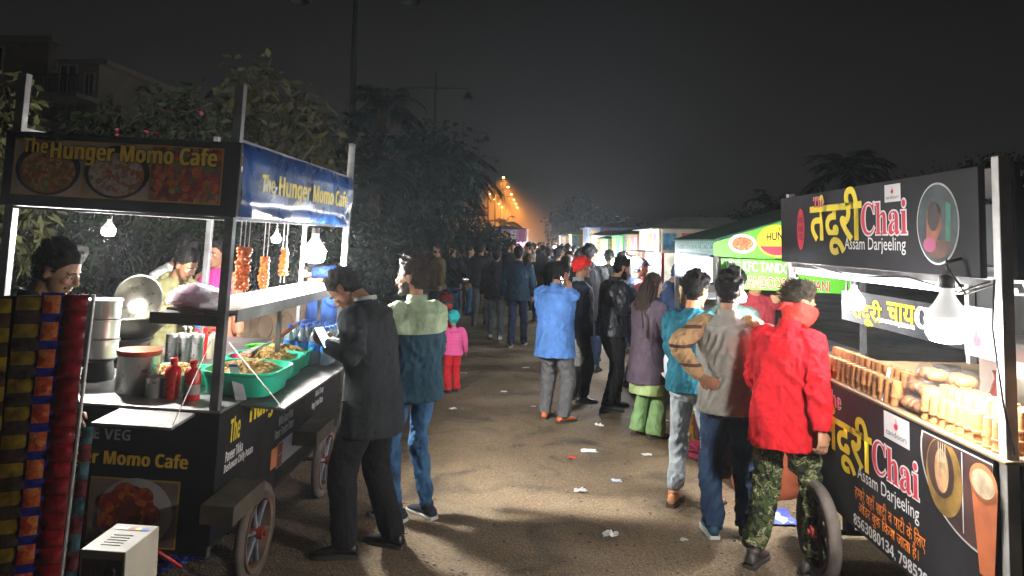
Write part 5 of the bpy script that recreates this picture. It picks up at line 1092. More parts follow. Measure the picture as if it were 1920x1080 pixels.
barkm = M('bark', (.06, .045, .03), .9, 0, .4, 6, .6, 25)
def tree(name, label, base, lobes, nl, leaf, mat, seed, trunk_r=.09, group=None, droop=.3, fl=None, cat='tree', wid=.28):
    """lobes: (x,y,z,rx,ry,rz) foliage clumps in world coords; limbs run from the base to each clump"""
    base = Vector(base); t = thing(name, label, cat, base, group); g = np.random.default_rng(seed)
    c = np.array([l[:3] for l in lobes]).mean(0); fork = base.lerp(Vector(c), .45); mb = MB(); mb.path([base, base.lerp(fork, .5)+V(.05, .03, 0), fork], [trunk_r, trunk_r*.8, trunk_r*.65], 8)
    for l in lobes:
        e = Vector(l[:3]); m_ = fork.lerp(e, .5)+V(g.normal()*.12, g.normal()*.12, .1); mb.path([fork, m_, e], [trunk_r*.5, trunk_r*.3, trunk_r*.1], 6)
        for _ in range(4): q = m_.lerp(e, g.random()); d = Vector(g.normal(size=3)); mb.path([q, q+V(d.x*l[3]*.5, d.y*l[4]*.5, abs(d.z)*l[5]*.4)], [trunk_r*.14, .004], 4)
    mb.build('trunk', barkm, t, smooth='full')
    P = []; D = []
    vol = np.array([l[3]*l[4]*l[5] for l in lobes])**.67; cnt = (nl*vol/vol.sum()).astype(int)
    for l, k in zip(lobes, cnt):
        tw = max(6, k//9); d = g.normal(size=(tw, 3)); d /= np.linalg.norm(d, axis=1, keepdims=True); r = g.random(tw)**.38; tc = d*r[:, None]*np.array(l[3:6])+np.array(l[:3])
        idx = g.integers(tw, size=k); pp = tc[idx]+g.normal(size=(k, 3))*leaf*.75; dd = d[idx]*.6+g.normal(size=(k, 3))*.7; dd[:, 2] -= droop; P.append(pp); D.append(dd)
    P = np.concatenate(P); D = np.concatenate(D)
    ok = P[:, 2] > .15; me = leaf_mesh('crown', P[ok], D[ok], leaf, leaf*wid, g, droop); me.materials.append(mat); tag(link('crown', me, t), kind='stuff').location = -base
    if fl:
        i = g.integers(len(P), size=fl[1]); me = leaf_mesh('flowers', np.repeat(P[i], 5, 0)+g.normal(size=(fl[1]*5, 3))*.03, g.normal(size=(fl[1]*5, 3)), .06, .025, g, 0); me.materials.append(fl[0]); tag(link('flowers', me, t), kind='stuff').location = -base
    return t
def palm(label, base, h, n, fl, mat, seed, group=None, lean=(0, 0), lm=70):
    base = Vector(base); t = thing('palm_tree', label, 'palm tree', base, group); g = np.random.default_rng(seed); top = base+V(lean[0], lean[1], h)
    mb = MB(); k = 14; mb.path([base.lerp(top, i/k) for i in range(k+1)], [.17*(1-.25*i/k)+.02*(i % 2) for i in range(k+1)], 10); mb.build('trunk', barkm, t)
    P = []; D = []; rb = MB()
    for j in range(n):
        az = 2*math.pi*j/n*2.4+g.normal()*.2; el = g.uniform(-.35, 1.25); o = Vector((math.cos(az), math.sin(az), 0)); L_ = fl*g.uniform(.8, 1.1); pts = []
        for s in range(9): u = s/8; pts.append(top+o*(L_*u*math.cos(el)*(1-.15*u))+V(0, 0, L_*(u*math.sin(el)-.55*u*u)))
        rb.path(pts, [.02*(1-.85*s/8) for s in range(9)], 4)
        sd = o.cross(V(0, 0, 1)).normalized()
        for i in range(lm):
            u = .12+.88*i/lm; f = u*8; a = min(7, int(f)); p = pts[a].lerp(pts[a+1], f-a); tg = (pts[a+1]-pts[a]).normalized(); s = 1 if i % 2 else -1
            P.append(p); D.append(tg*.75+sd*s*.8+V(0, 0, -.12+g.normal()*.1))
    rb.build('frond_ribs', mat, t, smooth='full'); me = leaf_mesh('fronds', np.array(P), np.array([tuple(d) for d in D]), fl*.2, .022*fl/2, g, .25); me.materials.append(mat); tag(link('crown', me, t), kind='stuff').location = -base
    return t
olive = leafmat('olive_leaf', (.036, .037, .013)); green_l = leafmat('green_leaf', (.014, .023, .008)); deep = leafmat('deep_leaf', (.007, .019, .014)); teal_l = leafmat('teal_leaf', (.010, .026, .022)); redf = M('red_bract', (.45, .03, .06), .6)
def lob(px, py, Y, rx, ry, rz): q = HY(px, py, Y); return (q.x, q.y, max(q.z, rz*.6), rx, ry, rz)
tree('mango_tree', 'leafy tree with long drooping leaves behind the blue banner', (-4.2, 9.0, .12), [lob(455, 165, 8.6, .30, .4, .30), lob(430, 235, 8.8, .45, .6, .35), lob(520, 200, 8.9, .42, .5, .30), lob(570, 215, 8.7, .30, .4, .24), lob(590, 270, 8.6, .25, .4, .25), lob(500, 280, 8.8, .55, .6, .4), lob(420, 320, 8.9, .6, .6, .4), lob(560, 340, 8.9, .5, .6, .4)], 2000, .15, olive, 3, .1, wid=.2)
tree('bougainvillea_shrub', 'tangled shrub with red flowers above the black momo sign', (-5.2, 8.3, .12), [lob(300, 230, 8.0, .7, .5, .35), lob(230, 250, 8.0, .6, .5, .3), lob(360, 250, 7.8, .6, .5, .3), lob(290, 330, 7.9, .9, .6, .5), lob(180, 330, 8.0, .8, .6, .5)], 2600, .085, green_l, 4, .06, fl=(redf, 16), cat='shrub', wid=.3)
tree('roadside_shrub', 'bushy shrub at the left edge beside the cart post', (-4.9, 5.9, .12), [lob(10, 220, 5.6, .22, .3, .3), lob(0, 330, 5.6, .3, .3, .4), lob(20, 430, 5.7, .25, .3, .35), lob(-30, 280, 5.7, .4, .4, .5)], 1500, .10, olive, 5, .04, cat='shrub', wid=.2)
tree('bamboo_shrub', 'narrow-leaved shrub seen through the cart opening', (-4.6, 8.6, .12), [lob(170, 420, 7.8, .45, .4, .35), lob(250, 430, 8.2, .5, .4, .4), lob(330, 430, 8.2, .5, .4, .4), lob(120, 500, 7.8, .5, .4, .4), lob(240, 510, 8.4, .6, .4, .4), lob(420, 420, 8.6, .5, .4, .5), lob(540, 450, 8.8, .6, .4, .5)], 2600, .19, green_l, 6, .05, cat='shrub', wid=.09)
tree('hedge_bush', 'dark dense hedge behind the bottles and skewers', (-3.6, 11.0, .12), [lob(500, 500, 10.5, .8, .5, .7), lob(600, 520, 10.8, .8, .5, .7), lob(680, 500, 11.5, .8, .6, .8), lob(400, 520, 10.2, .8, .5, .7), lob(280, 540, 9.8, .8, .5, .7), lob(140, 560, 9.2, .8, .5, .7)], 4200, .10, deep, 7, .06, cat='bush')
tree('broad_tree', 'large dark tree mass left of the first street lamp', (-6.6, 17, .12), [lob(660, 270, 16, .9, 1.2, .8), lob(740, 300, 16.5, 1.1, 1.2, 1.0), lob(820, 280, 18, .9, 1.2, .7), lob(840, 330, 18, .8, 1.1, .8), lob(640, 360, 15.5, 1.0, 1.1, 1.0), lob(730, 380, 16, 1.2, 1.1, 1.0), lob(820, 390, 17.5, 1, 1.1, .8), lob(690, 310, 16, 1.0, 1, .9), lob(620, 290, 15.5, .6, .9, .6)], 2600, .2, teal_l, 8, .2)
for px, py, Y, L_, sd_ in ((655, 300, 16.0, 1.5, 31), (790, 285, 17.5, 1.5, 32), (845, 300, 19.0, 1.5, 33), (700, 330, 15.0, 1.4, 34)):
    q = HY(px, py, Y); palm('drooping palm in the dark mass, %s' % {655: 'leftmost behind the blue banner', 790: 'beside the first whole street lamp', 845: 'rightmost at the lamp row', 700: 'lowest and nearest'}[px], (q.x, Y, .12), q.z-.3, 30, L_, teal_l, sd_, 'palms of the dark mass', lm=60)
tree('hedge_bush', 'rounded dark hedge below the street lamps', (-3.9, 19, .12), [lob(720, 450, 15, 1.0, .8, .8), lob(790, 445, 18, 1.1, 1, .7), lob(850, 440, 20, 1.1, 1, .7), lob(890, 455, 22, 1.0, 1.2, .6), lob(660, 470, 13.5, .9, .7, .8), lob(760, 490, 16, 1.2, .8, .8), lob(840, 480, 20, 1.2, 1, .8), lob(925, 465, 29, 1.2, 1.4, .6)], 8000, .15, deep, 9, .08, cat='bush')
q = HY(718, 195, 19.5); palm('tall palm rising above the dark tree mass', (q.x, 19.5, .12), q.z-.2, 30, 1.5, teal_l, 10, lm=60)
q = HY(945, 415, 66); palm('small palm lit orange by the street lamps', (q.x, 66, .12), q.z-.4, 20, 2.2, olive, 11, 'palms along the street', lm=40)
q = HY(1590, 300, 30); palm('faint palm silhouette above the green stall', (q.x, 30, 0), q.z-.5, 26, 2.6, teal_l, 12, 'palms beyond the stalls', lm=50)
q = HY(1450, 370, 38); palm('lower palm silhouette left of the tea cart sign', (q.x, 38, 0), q.z-.6, 24, 2.4, teal_l, 13, 'palms beyond the stalls', lm=45)
tree('broad_tree', 'dark rounded tree at the right frame edge above the tea sign', (14.5, 22.5, 0), [lob(1890, 325, 22, 1.3, 1, .6), lob(1800, 345, 23, 1.3, 1, .5), lob(1720, 365, 24, 1.1, 1, .5)], 2500, .15, deep, 14, .15)
tree('broad_tree', 'low dark trees behind the green stall roof', (8, 24, 0), [lob(1330, 438, 34, 1.6, 1.2, .7), lob(1420, 430, 32, 1.6, 1.2, .8), lob(1500, 425, 30, 1.6, 1.2, .9), lob(1260, 446, 36, 1.6, 1.2, .6)], 4000, .2, teal_l, 15, .15)
tree('broad_tree', 'hazy round tree beyond the arched stall roof', (7.5, 70, 0), [lob(1085, 405, 66, 2.2, 2, 1.6), lob(1110, 425, 66, 2.2, 2, 1.4), lob(1060, 425, 68, 1.8, 2, 1.3), lob(1160, 440, 60, 2.5, 2, 1.2)], 4500, .4, teal_l, 16, .25)
# ------------------------------------------------------------------ street lamps
polem = M('lamp_pole', (.02, .022, .024), .5, .4, .2, 4); orange = (1.0, .30, .03)
def k_lamp(Y): return Y > 95
def street_lamp(Y, lit, label, X=-4.42, both=True):
    t = thing('street_lamp', label, 'street lamp', (X, Y, .12), 'street lamps along the verge')
    mb = MB(); mb.path([(X, Y, .12), (X, Y, 1.0), (X, Y, 5), (X, Y, 9.25)], [.14, .12, .10, .07], 10); mb.build('pole', polem, t, smooth=True)
    mb = MB(); mb.cyl((X-1.5, Y, 8.5), (X+1.5, Y, 8.5), .05, n=8); mb.build('cross_arm', polem, t)
    for s in (-1, 1):
        c = V(X+s*1.46, Y, 8.0); mb = MB(); mb.cyl(c+V(0, 0, .28), c+V(0, 0, .5), .02, n=6); mb.lathe([(.25, 0), (.26, .02), (.16, .22), (.06, .34), (.03, .36)], c, 16, cap=False); sh_ = mb.build('lamp_shade', polem, t, smooth=True)
        if lit and (s > 0 or k_lamp(Y)):
            mb = MB(); mb.ell(c+V(0, 0, .02), (.12, .12, .08)); mb.build('lamp_glass', glow('sodium', (1.0, .5, .12), 6), sh_, smooth='full')
            ld = bpy.data.lights.new('sodium_light', 'SPOT'); ld.energy = 7000; ld.spot_size = R(135); ld.spot_blend = .5; ld.color = orange; ld.shadow_soft_size = .12; lo = bpy.data.objects.new('sodium_light', ld); COL.objects.link(lo); lo.parent = t; lo.location = c+V(0, 0, -.12)-V(X, Y, .12)
for k in range(10):
    Y = 19+13.5*k; lit = k >= 4
    street_lamp(Y, lit, ('unlit street lamp whose pole rises out of the top of the frame', 'nearest unlit double street lamp seen whole', 'second unlit double street lamp of the row', 'third unlit street lamp, next to the first lit one')[k] if k < 4 else ('first lit orange street lamp of the row' if k == 4 else 'lit orange street lamp in the far row'), X=-4.75 if k == 0 else -4.42)
# ------------------------------------------------------------------ apartment house behind the shrubs
bl = thing('apartment_house', 'dim cream apartment house with balconies at the upper left', 'building', (-19, 26, 0)); cream = M('cream_wall', (.17, .145, .10), .85, 0, .2, .8, .15, 6, dirt=.4); dkw = M('window_dark', (.012, .012, .014), .15, 0, .3); rail = M('balcony_iron', (.02, .02, .02), .6, .5)
YB = 22.5; L0 = HY(182, 200, YB).x; zt = HY(182, 120, YB).z; zt2 = HY(60, 85, YB).z
mb = MB(); mb.b2((-30, YB, 0), (L0, YB+9, zt)); mb.b2((-30, YB-.35, 0), (HY(85, 200, YB-.35).x, YB-.002, zt2)); mb.build('wall', cream, bl, bevel=.02)
mb = MB(); mb.b2((-30.2, YB-.5, zt2+.002), (HY(90, 200, YB-.5).x, YB, zt2+.18)); mb.b2((-30.2, YB+.0, zt+.002), (L0+.25, YB+9.2, zt+.16)); mb.build('roof_slab', M('slab', (.2, .17, .13), .9), bl)
for (x0, x1, y0, y1, Yw) in ((86, 106, 118, 132, YB), (112, 144, 124, 182, YB), (80, 102, 202, 232, YB), (106, 138, 206, 232, YB), (-40, 6, 90, 150, YB-.35), (160, 176, 140, 180, YB)):
    a, b = HY(x0, y1, Yw), HY(x1, y0, Yw); mb = MB(); mb.b2((a.x, Yw-.012, a.z), (b.x, Yw-.004, b.z)); w_ = mb.build('window', dkw, bl)
    fr_ = MB(); f = .06
    for (p, q) in (((a.x-f, a.z-f), (b.x+f, a.z)), ((a.x-f, b.z), (b.x+f, b.z+f)), ((a.x-f, a.z), (a.x, b.z)), ((b.x, a.z), (b.x+f, b.z)), (((a.x+b.x)/2-.025, a.z), ((a.x+b.x)/2+.025, b.z))): fr_.b2((p[0], Yw-.05, p[1]), (q[0], Yw-.002, q[1]))
    fr_.build('window_frame', M('frame_pale', (.3, .26, .2), .7), w_)
for z_, x0, x1 in ((HY(140, 185, YB).z, 92, 184), (HY(140, 240, YB).z, 80, 184)):
    a, b = HY(x0, 180, YB).x, HY(x1, 180, YB).x; mb = MB(); mb.b2((a, YB-1.1, z_-.14), (b, YB-.003, z_)); mb.build('balcony_slab', cream, bl); n = 18; bo = MB()
    for i in range(n+1): x = a+(b-a)*i/n; bo.b2((x-.012, YB-1.08, z_+.001), (x+.012, YB-1.056, z_+.5))
    bo.b2((a, YB-1.09, z_+.5), (b, YB-1.045, z_+.54)); bo.build('balcony_railing', rail, bl)
# ------------------------------------------------------------------ planter wall behind the cart
pw_ = thing('planter_wall', 'brown concrete planter wall with raised ring ornaments behind the cart', 'wall', (-2.5, 7.6, 0)); pm = M('planter_concrete', (.16, .115, .075), .85, 0, .35, 4, .4, 25, dirt=.5)
mb = MB(); mb.b2((-3.1, 7.5, 0), (-1.95, 7.62, 1.14)); mb.build('wall_slab', pm, pw_, bevel=.01)
for k in range(5):
    c = V(-2.9+.21*k, 7.5, .92); mb = MB(); rr = []
    for i in range(25): a = 2*math.pi*i/24; d = V(math.cos(a)*.075, 0, math.sin(a)*.13); rr.append([c+d*.85+V(0, .004, 0), c+d*.9+V(0, -.02, 0), c+d*1.05+V(0, -.02, 0), c+d*1.1+V(0, .004, 0)])
    mb.loft(rr, cap=False); mb.build('ring_ornament', pm, pw_, smooth=True)
mb = MB(); mb.b2((-3.12, 7.48, 1.142), (-1.93, 7.64, 1.19)); mb.build('coping', pm, pw_, bevel=.008)
# ------------------------------------------------------------------ motorcycles
chrome = M('chrome', (.6, .6, .6), .2, 1.0, .1); seatm = M('bike_seat', (.012, .012, .012), .6)
def motorcycle(label, loc, yaw, col, group='motorcycles parked on the left'):
    t = thing('motorcycle', label, 'motorcycle', loc, group, rz=R(yaw), local=True); pm_ = M('bike_paint_%s' % '_'.join(str(int(c*100)) for c in col), col, .25, .1, .15, 5, coat=.6)
    for y in (-.62, .66): wheel(t, (0, y, .30), .295, (1, 0, 0), 10, .09, chrome, chrome)
    def pt(n, pts, r, m, k=8, **q): mb = MB(); mb.path(pts, r, k, **q); return mb.build(n, m, t, smooth=True)
    pt('tank', [(0, .02, .74), (0, .12, .79), (0, .28, .81), (0, .42, .76)], [(.09, .07), (.13, .10), (.14, .11), (.08, .06)], pm_, 14, up=(1, 0, 0))
    pt('seat', [(0, .06, .76), (0, -.15, .76), (0, -.45, .80), (0, -.62, .82)], [(.09, .04), (.12, .05), (.12, .05), (.07, .03)], seatm, 12, up=(1, 0, 0))
    mb = MB(); mb.path([(0, .45, .72), (0, .1, .6), (0, -.3, .62), (0, -.6, .70)], .022, 8); mb.path([(0, .45, .72), (0, .25, .35), (0, -.1, .3), (0, -.3, .62)], .022, 8); mb.build('frame', dark, t)
    mb = MB(); mb.box((0, .12, .40), (.22, .28, .26)); mb.cyl((0, .2, .48), (0, .3, .62), .075, n=12); mb.cyl((-.16, .05, .34), (.16, .05, .34), .09, n=14); mb.build('engine', M('engine_alloy', (.2, .2, .2), .4, .8, .3, 12), t, bevel=.01)
    for s in (-1, 1): pt('fork', [(s*.075, .66, .30), (s*.07, .50, .70), (s*.065, .45, .88)], .02, chrome); pt('swing_arm', [(s*.08, -.62, .30), (s*.07, -.1, .36)], .018, dark); pt('shock', [(s*.09, -.58, .36), (s*.08, -.45, .68)], .025, chrome)
    pt('handlebar', [(-.36, .33, .96), (-.2, .40, .95), (0, .44, .90), (.2, .40, .95), (.36, .33, .96)], .013, dark)
    for s in (-1, 1): pt('mirror_stalk', [(s*.27, .37, .96), (s*.33, .36, 1.12)], .006, dark); mb = MB(); mb.ell((s*.34, .355, 1.14), (.06, .012, .04)); mb.build('mirror', chrome, t, smooth='full')
    mb = MB(); mb.lathe([(.05, -.08), (.09, -.03), (.095, .02)], (0, .52, .82), 16, axis=(0, 1, 0)); hl = mb.build('headlight', dark, t, smooth=True); mb = MB(); mb.lathe([(.088, 0), (.05, .02)], (0, .541, .82), 16, axis=(0, 1, 0)); mb.build('lens', M('lamp_lens', (.6, .6, .6), .1, 0, 0), hl, smooth=True)
    mb = MB(); mb.box((0, -.70, .78), (.13, .06, .06)); mb.build('tail_light', M('tail_red', (.45, .01, .01), .25, 0, 0), t, bevel=.01)
    mb = MB(); mb.box((0, -.80, .60), (.20, .006, .12)); mb.build('number_plate', M('plate_white', (.65, .65, .62), .4, 0, .1), t)
    for y in (-.62, .66):
        mb = MB(); pts = [(0, y+.33*math.cos(a), .30+.33*math.sin(a)) for a in [R(30+24*i) for i in range(6)]]; mb.path(pts, [(.06, .008)]*6, 8, up=(1, 0, 0)); mb.build('mudguard', pm_, t, smooth=True)
    pt('exhaust', [(.13, .25, .36), (.14, .0, .22), (.15, -.35, .26), (.16, -.75, .34)], [.022, .024, .04, .042], chrome, 10)
    mb = MB(); mb.cyl((-.03, .0, .30), (-.25, -.02, 0.01), .010, n=6); mb.build('side_stand', dark, t)
    pt('side_panel', [(0, -.05, .62), (0, -.25, .63), (0, -.42, .68)], [(.10, .08), (.11, .09), (.08, .05)], pm_, 10, up=(1, 0, 0))
    return t
bikes = [(HZ(848, 640), 12, (.25, .01, .015), 'red motorcycle with white number plate behind the man in green and navy'), (HZ(905, 553), -35, (.02, .02, .025), 'black motorcycle nearest the walking couple'), (HZ(882, 560), -20, (.015, .02, .05), 'dark blue motorcycle between two black ones'), (HZ(868, 545), 40, (.02, .02, .02), 'black motorcycle beside the standing men'), (HZ(915, 540), 60, (.03, .03, .03), 'charcoal motorcycle at the back of the parked row'), (HZ(893, 548), 20, (.12, .01, .01), 'dark red motorcycle in the middle of the parked row')]
bikes[0] = (V(-1.42, 12.4, 0), 10, bikes[0][2], bikes[0][3])
for p, y, c, l in bikes: motorcycle(l, (p.x, p.y, 0), y, c)
# ------------------------------------------------------------------ litter
def scrap(px, py, s, col, label, seed, tall=.35):
    s *= .72; q = HZ(px, py, 0); g = np.random.default_rng(seed); n = 6; vs = []
    for j in range(n):
        for i in range(n):
            x, y = (i/(n-1)-.5), (j/(n-1)-.5); vs.append((q.x+s*(x*1.3+.18*g.normal()*.5), q.y+s*(y+.15*g.normal()*.5), .004+s*tall*abs(g.normal())*.5*(1-abs(x))))
    mb = MB(); mb.add(vs, [(j*n+i, j*n+i+1, (j+1)*n+i+1, (j+1)*n+i) for j in range(n-1) for i in range(n-1)]); mb.build('paper_scrap', M('scrap_%d' % int(sum(col)*100), col, .6, 0, .15, 20), None, base=(q.x, q.y, 0), smooth=True, angle=30)
    o = bpy.data.objects[-1] if False else [o for o in COL.objects if o.name.startswith('paper_scrap')][-1]; tag(o, label, 'litter', 'litter on the road')
W_ = (.72, .72, .7)
for i, a in enumerate(((1145, 1005, .10, W_, 'crumpled white paper, largest litter piece in the foreground', .5), (1104, 846, .14, W_, 'flat white paper scrap left of the small red wrapper', .1), (1213, 853, .09, W_, 'small white scrap near the pale jeans', .1), (1072, 860, .07, (.55, .04, .03), 'crumpled red wrapper in the middle of the road', .5), (1156, 902, .08, (.5, .6, .75), 'pale blue wrapper above the crumpled white paper', .15), (1088, 921, .10, (.55, .55, .55), 'greyish flattened cup above the foreground paper', .25), (1124, 799, .09, W_, 'folded white paper beside the blue-shirted man', .5), (1248, 790, .08, W_, 'white scrap beside the maroon bag', .3), (1262, 826, .07, (.6, .5, .4), 'tan scrap beside the pale jeans', .3), (849, 767, .08, (.5, .5, .48), 'pale scrap beside the child in pink', .3), (985, 690, .10, W_, 'small white scrap behind the blue-shirted man', .2), (945, 735, .08, W_, 'white scrap left of the blue-shirted man', .2), (1095, 690, .12, W_, 'white scrap below the clear shopping bag', .2), (1000, 763, .06, (.6, .55, .5), 'tiny pale scrap left of the brown shoes', .3), (870, 700, .09, (.45, .45, .42), 'flat grey scrap right of the child', .1), (1283, 1013, .05, (.6, .6, .55), 'tiny pale scrap beside the blue sneakers', .2))): scrap(*a[:5], 40+i, a[5])
g = np.random.default_rng(2); mb = MB()
for k in range(900):
    x, y = g.uniform(-1.6, 2.0), 3.9+g.random()**1.6*10; s = g.uniform(.003, .010); mb.box((x, y, s*.3), (s*2, s*1.6, s), Matrix.Rotation(g.uniform(0, 3), 3, 'Z'))
tag(mb.build('gravel', M('grit', (.16, .14, .11), .9, 0, .4, 30)), 'loose grit and small stones scattered on the road', kind='stuff')
# ------------------------------------------------------------------ the people
def loc_of(loc, yaw, H, w):
    m = (Matrix.Translation(loc) @ Matrix.Rotation(R(yaw), 4, 'Z') @ Matrix.Scale(H/1.775, 4)).inverted(); return tuple(m @ Vector(w))
def PP(label, loc, yaw, H, hw=(None, None), **k):
    loc = Vector((loc[0], loc[1], 0)); hs_ = [None, None]
    for i in (0, 1):
        if hw[i] is not None: hs_[i] = loc_of(loc, yaw, H, HY(*hw[i]) if len(hw[i]) == 3 and hw[i][0] > 50 else hw[i])
    hd_ = k.pop('hands', (None, None)); hands = tuple(hs_[i] if hs_[i] is not None else hd_[i] for i in (0, 1))
    return person(label, loc, yaw, H, hands=hands, **k)
denim = cloth('blue_denim', (.045, .12, .24), .35); paled = cloth('pale_denim', (.30, .34, .36), .3); navyd = cloth('navy_denim', (.02, .035, .075), .3); blackc = cloth('black_cloth', (.012, .012, .014)); greyt = cloth('grey_trouser', (.10, .10, .105)); navy = cloth('navy_cloth', (.012, .025, .055)); charcoal = cloth('charcoal_suit', (.028, .032, .036), .15)
whites = M('white_sole', (.6, .6, .56), .6, 0, .1); blacksh = M('black_shoe', (.015, .014, .014), .4, 0, .3)
phone_m = M('phone_black', (.01, .01, .012), .2, 0, 0); screen = glow('phone_screen', (.6, .75, 1), .3)
def phone(label, c, rot, lit=False, s=(.072, .008, .15)):
    t = thing('mobile_phone', label, 'phone', c); mb = MB(); mb.box(c, s, rot); mb.build('phone_body', phone_m, t, bevel=.003)
    mb = MB(); mb.box(Vector(c)+rot @ V(0, -s[1]*.5-.0008, 0), (s[0]*.9, .001, s[2]*.9), rot); mb.build('screen', screen if lit else M('screen_off', (.02, .02, .025), .1, 0, 0), t)
# 1 man in charcoal suit at the momo cart
A1 = HY(617, 642, 4.28)
def suit_extra(i):
    rt = i['root']; p0, p1, p2, p3, p4 = i['p']; C = i['C']
    mb = MB(); mb.loft([mb.ring(p4+C @ V(0, -.004, z), C @ V(1, 0, 0), C @ V(0, 1, 0), a, b, 18) for z, a, b in ((-.035, .095, .088), (.005, .078, .074), (.02, .074, .071), (.018, .066, .064))], cap=False); mb.build('lapel_collar', charcoal, rt, smooth='full')
    mb = MB(); mb.box(p0+V(-.2, .02, -.02), (.006, .13, .012)); mb.build('pocket_flap', blackc, rt)
    mb = MB(); mb.box(p0+V(0.01, -.165, -.12), (.004, .008, .16)); mb.build('back_vent', blackc, rt)
PP('man in charcoal suit jacket bent over his phone beside the momo cart', (-.96, 4.46), 72, 1.74, hw=((617, 648, 4.28), (632, 640, 4.42)), lean=10, head=(44, 8, 0), feet=((-.13, .06, 22), (.12, -.12, -6)), top=charcoal, legs=blackc, shoes=blacksh, collar=M('shirt_white', (.55, .56, .55), .7), hem=.70, topw=1.10, thick=1.13, legw=1.18, detail=2, hcurl=(.75, .7), hairlen=.016, extra=suit_extra, palm=((0, -.3, 1), (0, -.3, 1)), fold=.5)
phone('dark phone held by the man in the charcoal suit', HY(606, 633, 4.26), Euler((R(-40), 0, R(60))).to_matrix(), True)
# 2 young man, pale green yoke
yk = cloth('pale_green', (.30, .38, .25)); nv = cloth('navy_jacket', (.02, .055, .085), .25)
PP('bearded young man in navy jacket with pale green shoulders and blue jeans', (-.77, 4.98), 42, 1.71, head=(4, 38, 0), feet=((-.10, .04, 25), (.10, -.04, 5)), hands=((-.16, .20, .93), (.17, .18, .93)), top=nv, yoke=(yk, -.115), collar=yk, legs=denim, legw=.86, shoes=M('navy_canvas', (.02, .03, .045), .8, 0, .2, 20), sole=whites, hem=.80, topw=1.06, thick=1.16, hair='full', hairlen=.05, hairmat=hair_b, beard=.35, detail=2, ankle=.02)
# 3 child
PP('small child in pink jacket, red trousers and turquoise cap', (-.93, 9.0), 25, .92, top=cloth('pink_puff', (.70, .08, .27), kind='hstripe', vs=5, cols=[(.72, .10, .30), (.55, .05, .2), (.72, .12, .32)]), legs=cloth('red_pants', (.62, .02, .03)), hs=1.5, topw=1.15, thick=1.45, legw=1.25, hem=.86, cap=('beanie', cloth('turquoise', (.02, .38, .40))), hair=None, detail=1, shoes=blacksh, hands=((-.33, .1, 1.0), (.33, .08, .9)))
# 4,5 couple walking away
PP('person in black jacket and grey trousers walking away, left of the pair', (-.66, 13.8), 2, 1.68, feet=((-.1, .16, 5), (.1, -.18, -5)), top=blackc, legs=cloth('slate_pants', (.09, .11, .12)), collar=blackc, thick=1.3, topw=1.15, hem=.78, shoes=whites, detail=1, hood=True)
PP('man in navy padded jacket and dark jeans walking away, right of the pair', (-.25, 13.0), -2, 1.73, feet=((-.1, -.10, 5), (.12, .14, -5)), top=cloth('navy_puff', (.012, .035, .06)), legs=navyd, thick=1.28, topw=1.15, hem=.80, detail=1, collar=navy, sole=whites)
# 6 blue shirt on the phone
b6 = HZ(1040, 789)
PP('stout man in bright blue shirt holding a phone to his ear', (b6.x, b6.y), -28, 1.64, hw=(None, (1068, 545, 7.66)), elbow=(None, (.35, .5, -1)), lean=2, head=(14, -22, 6), feet=((-.14, .05, 12), (.12, -.03, -20)), hands=((-.12, .25, 1.0), None), top=cloth('blue_shirt', (.07, .175, .44), .2), legs=greyt, shoes=M('tan_leather', (.42, .10, .02), .45, 0, .25, 12), hem=.70, topw=1.16, thick=1.28, legw=1.22, detail=2, hairlen=.016, collar=cloth('blue_shirt', (.09, .22, .52)), hdir=(None, (-.1, .1, 1)), palm=(None, (-1, .2, 0)))
q = HY(1052, 524, 7.62); phone('phone held to the ear of the man in blue', q, Euler((R(-15), R(12), R(70))).to_matrix(), False)
# 7 red turban with shopping bag
b7 = HZ(1082, 752)
PP('man in red knitted cap and dark jacket carrying a clear shopping bag', (b7.x, b7.y), -75, 1.66, hw=(None, (1083, 618, 8.7)), top=cloth('ink_jacket', (.014, .02, .035)), legs=blackc, cap=('turban', cloth('red_knit', (.65, .02, .02))), hair=None, thick=1.25, topw=1.08, detail=1, moustache=True, collar=cloth('grey_collar', (.3, .32, .33)), head=(4, 0, 0))
bagm = M('clear_bag', (.6, .6, .6), .25, 0, .2, 12, .5, 25, alpha=.45, spec=.6)
q = HY(1082, 686, 8.62); tb = bag('shopping_bag', 'clear shopping bag hanging from the hand of the man in red cap', (q.x, q.y, q.z), (.13, .08, .15), bagm, 6, True); mb = MB(); mb.path([q+V(-.02, 0, .25), q+V(0, 0, .38), q+V(.03, 0, .25)], .006, 5); mb.build('bag_handle', bagm, tb)
# 8 tall dark figure behind
PP('tall person in black coat behind the red cap', (.80, 10.6), -15, 1.80, top=blackc, legs=navyd, hem=.72, thick=1.2, topw=1.08, detail=1, hood=True)
# 9 bearded man in black leather jacket
b9 = HZ(1143, 768)
leather = M('black_leather', (.014, .017, .022), .42, 0, .3, 9, .4, 30, .5)
PP('bearded man in black leather jacket looking down at his hands', (b9.x, b9.y), -68, 1.70, hw=(None, (1195, 582, 8.2)), hands=((-.08, .36, 1.08), None), lean=5, head=(16, -6, 0), feet=((-.1, .12, 5), (.1, -.08, -10)), top=leather, legs=blackc, thick=1.18, topw=1.08, hem=.84, legw=1.15, beard=.8, detail=2, hair='short', hairlen=.02, skinm=skin_l, collar=leather, shoes=M('grey_shoe', (.06, .06, .065), .5))
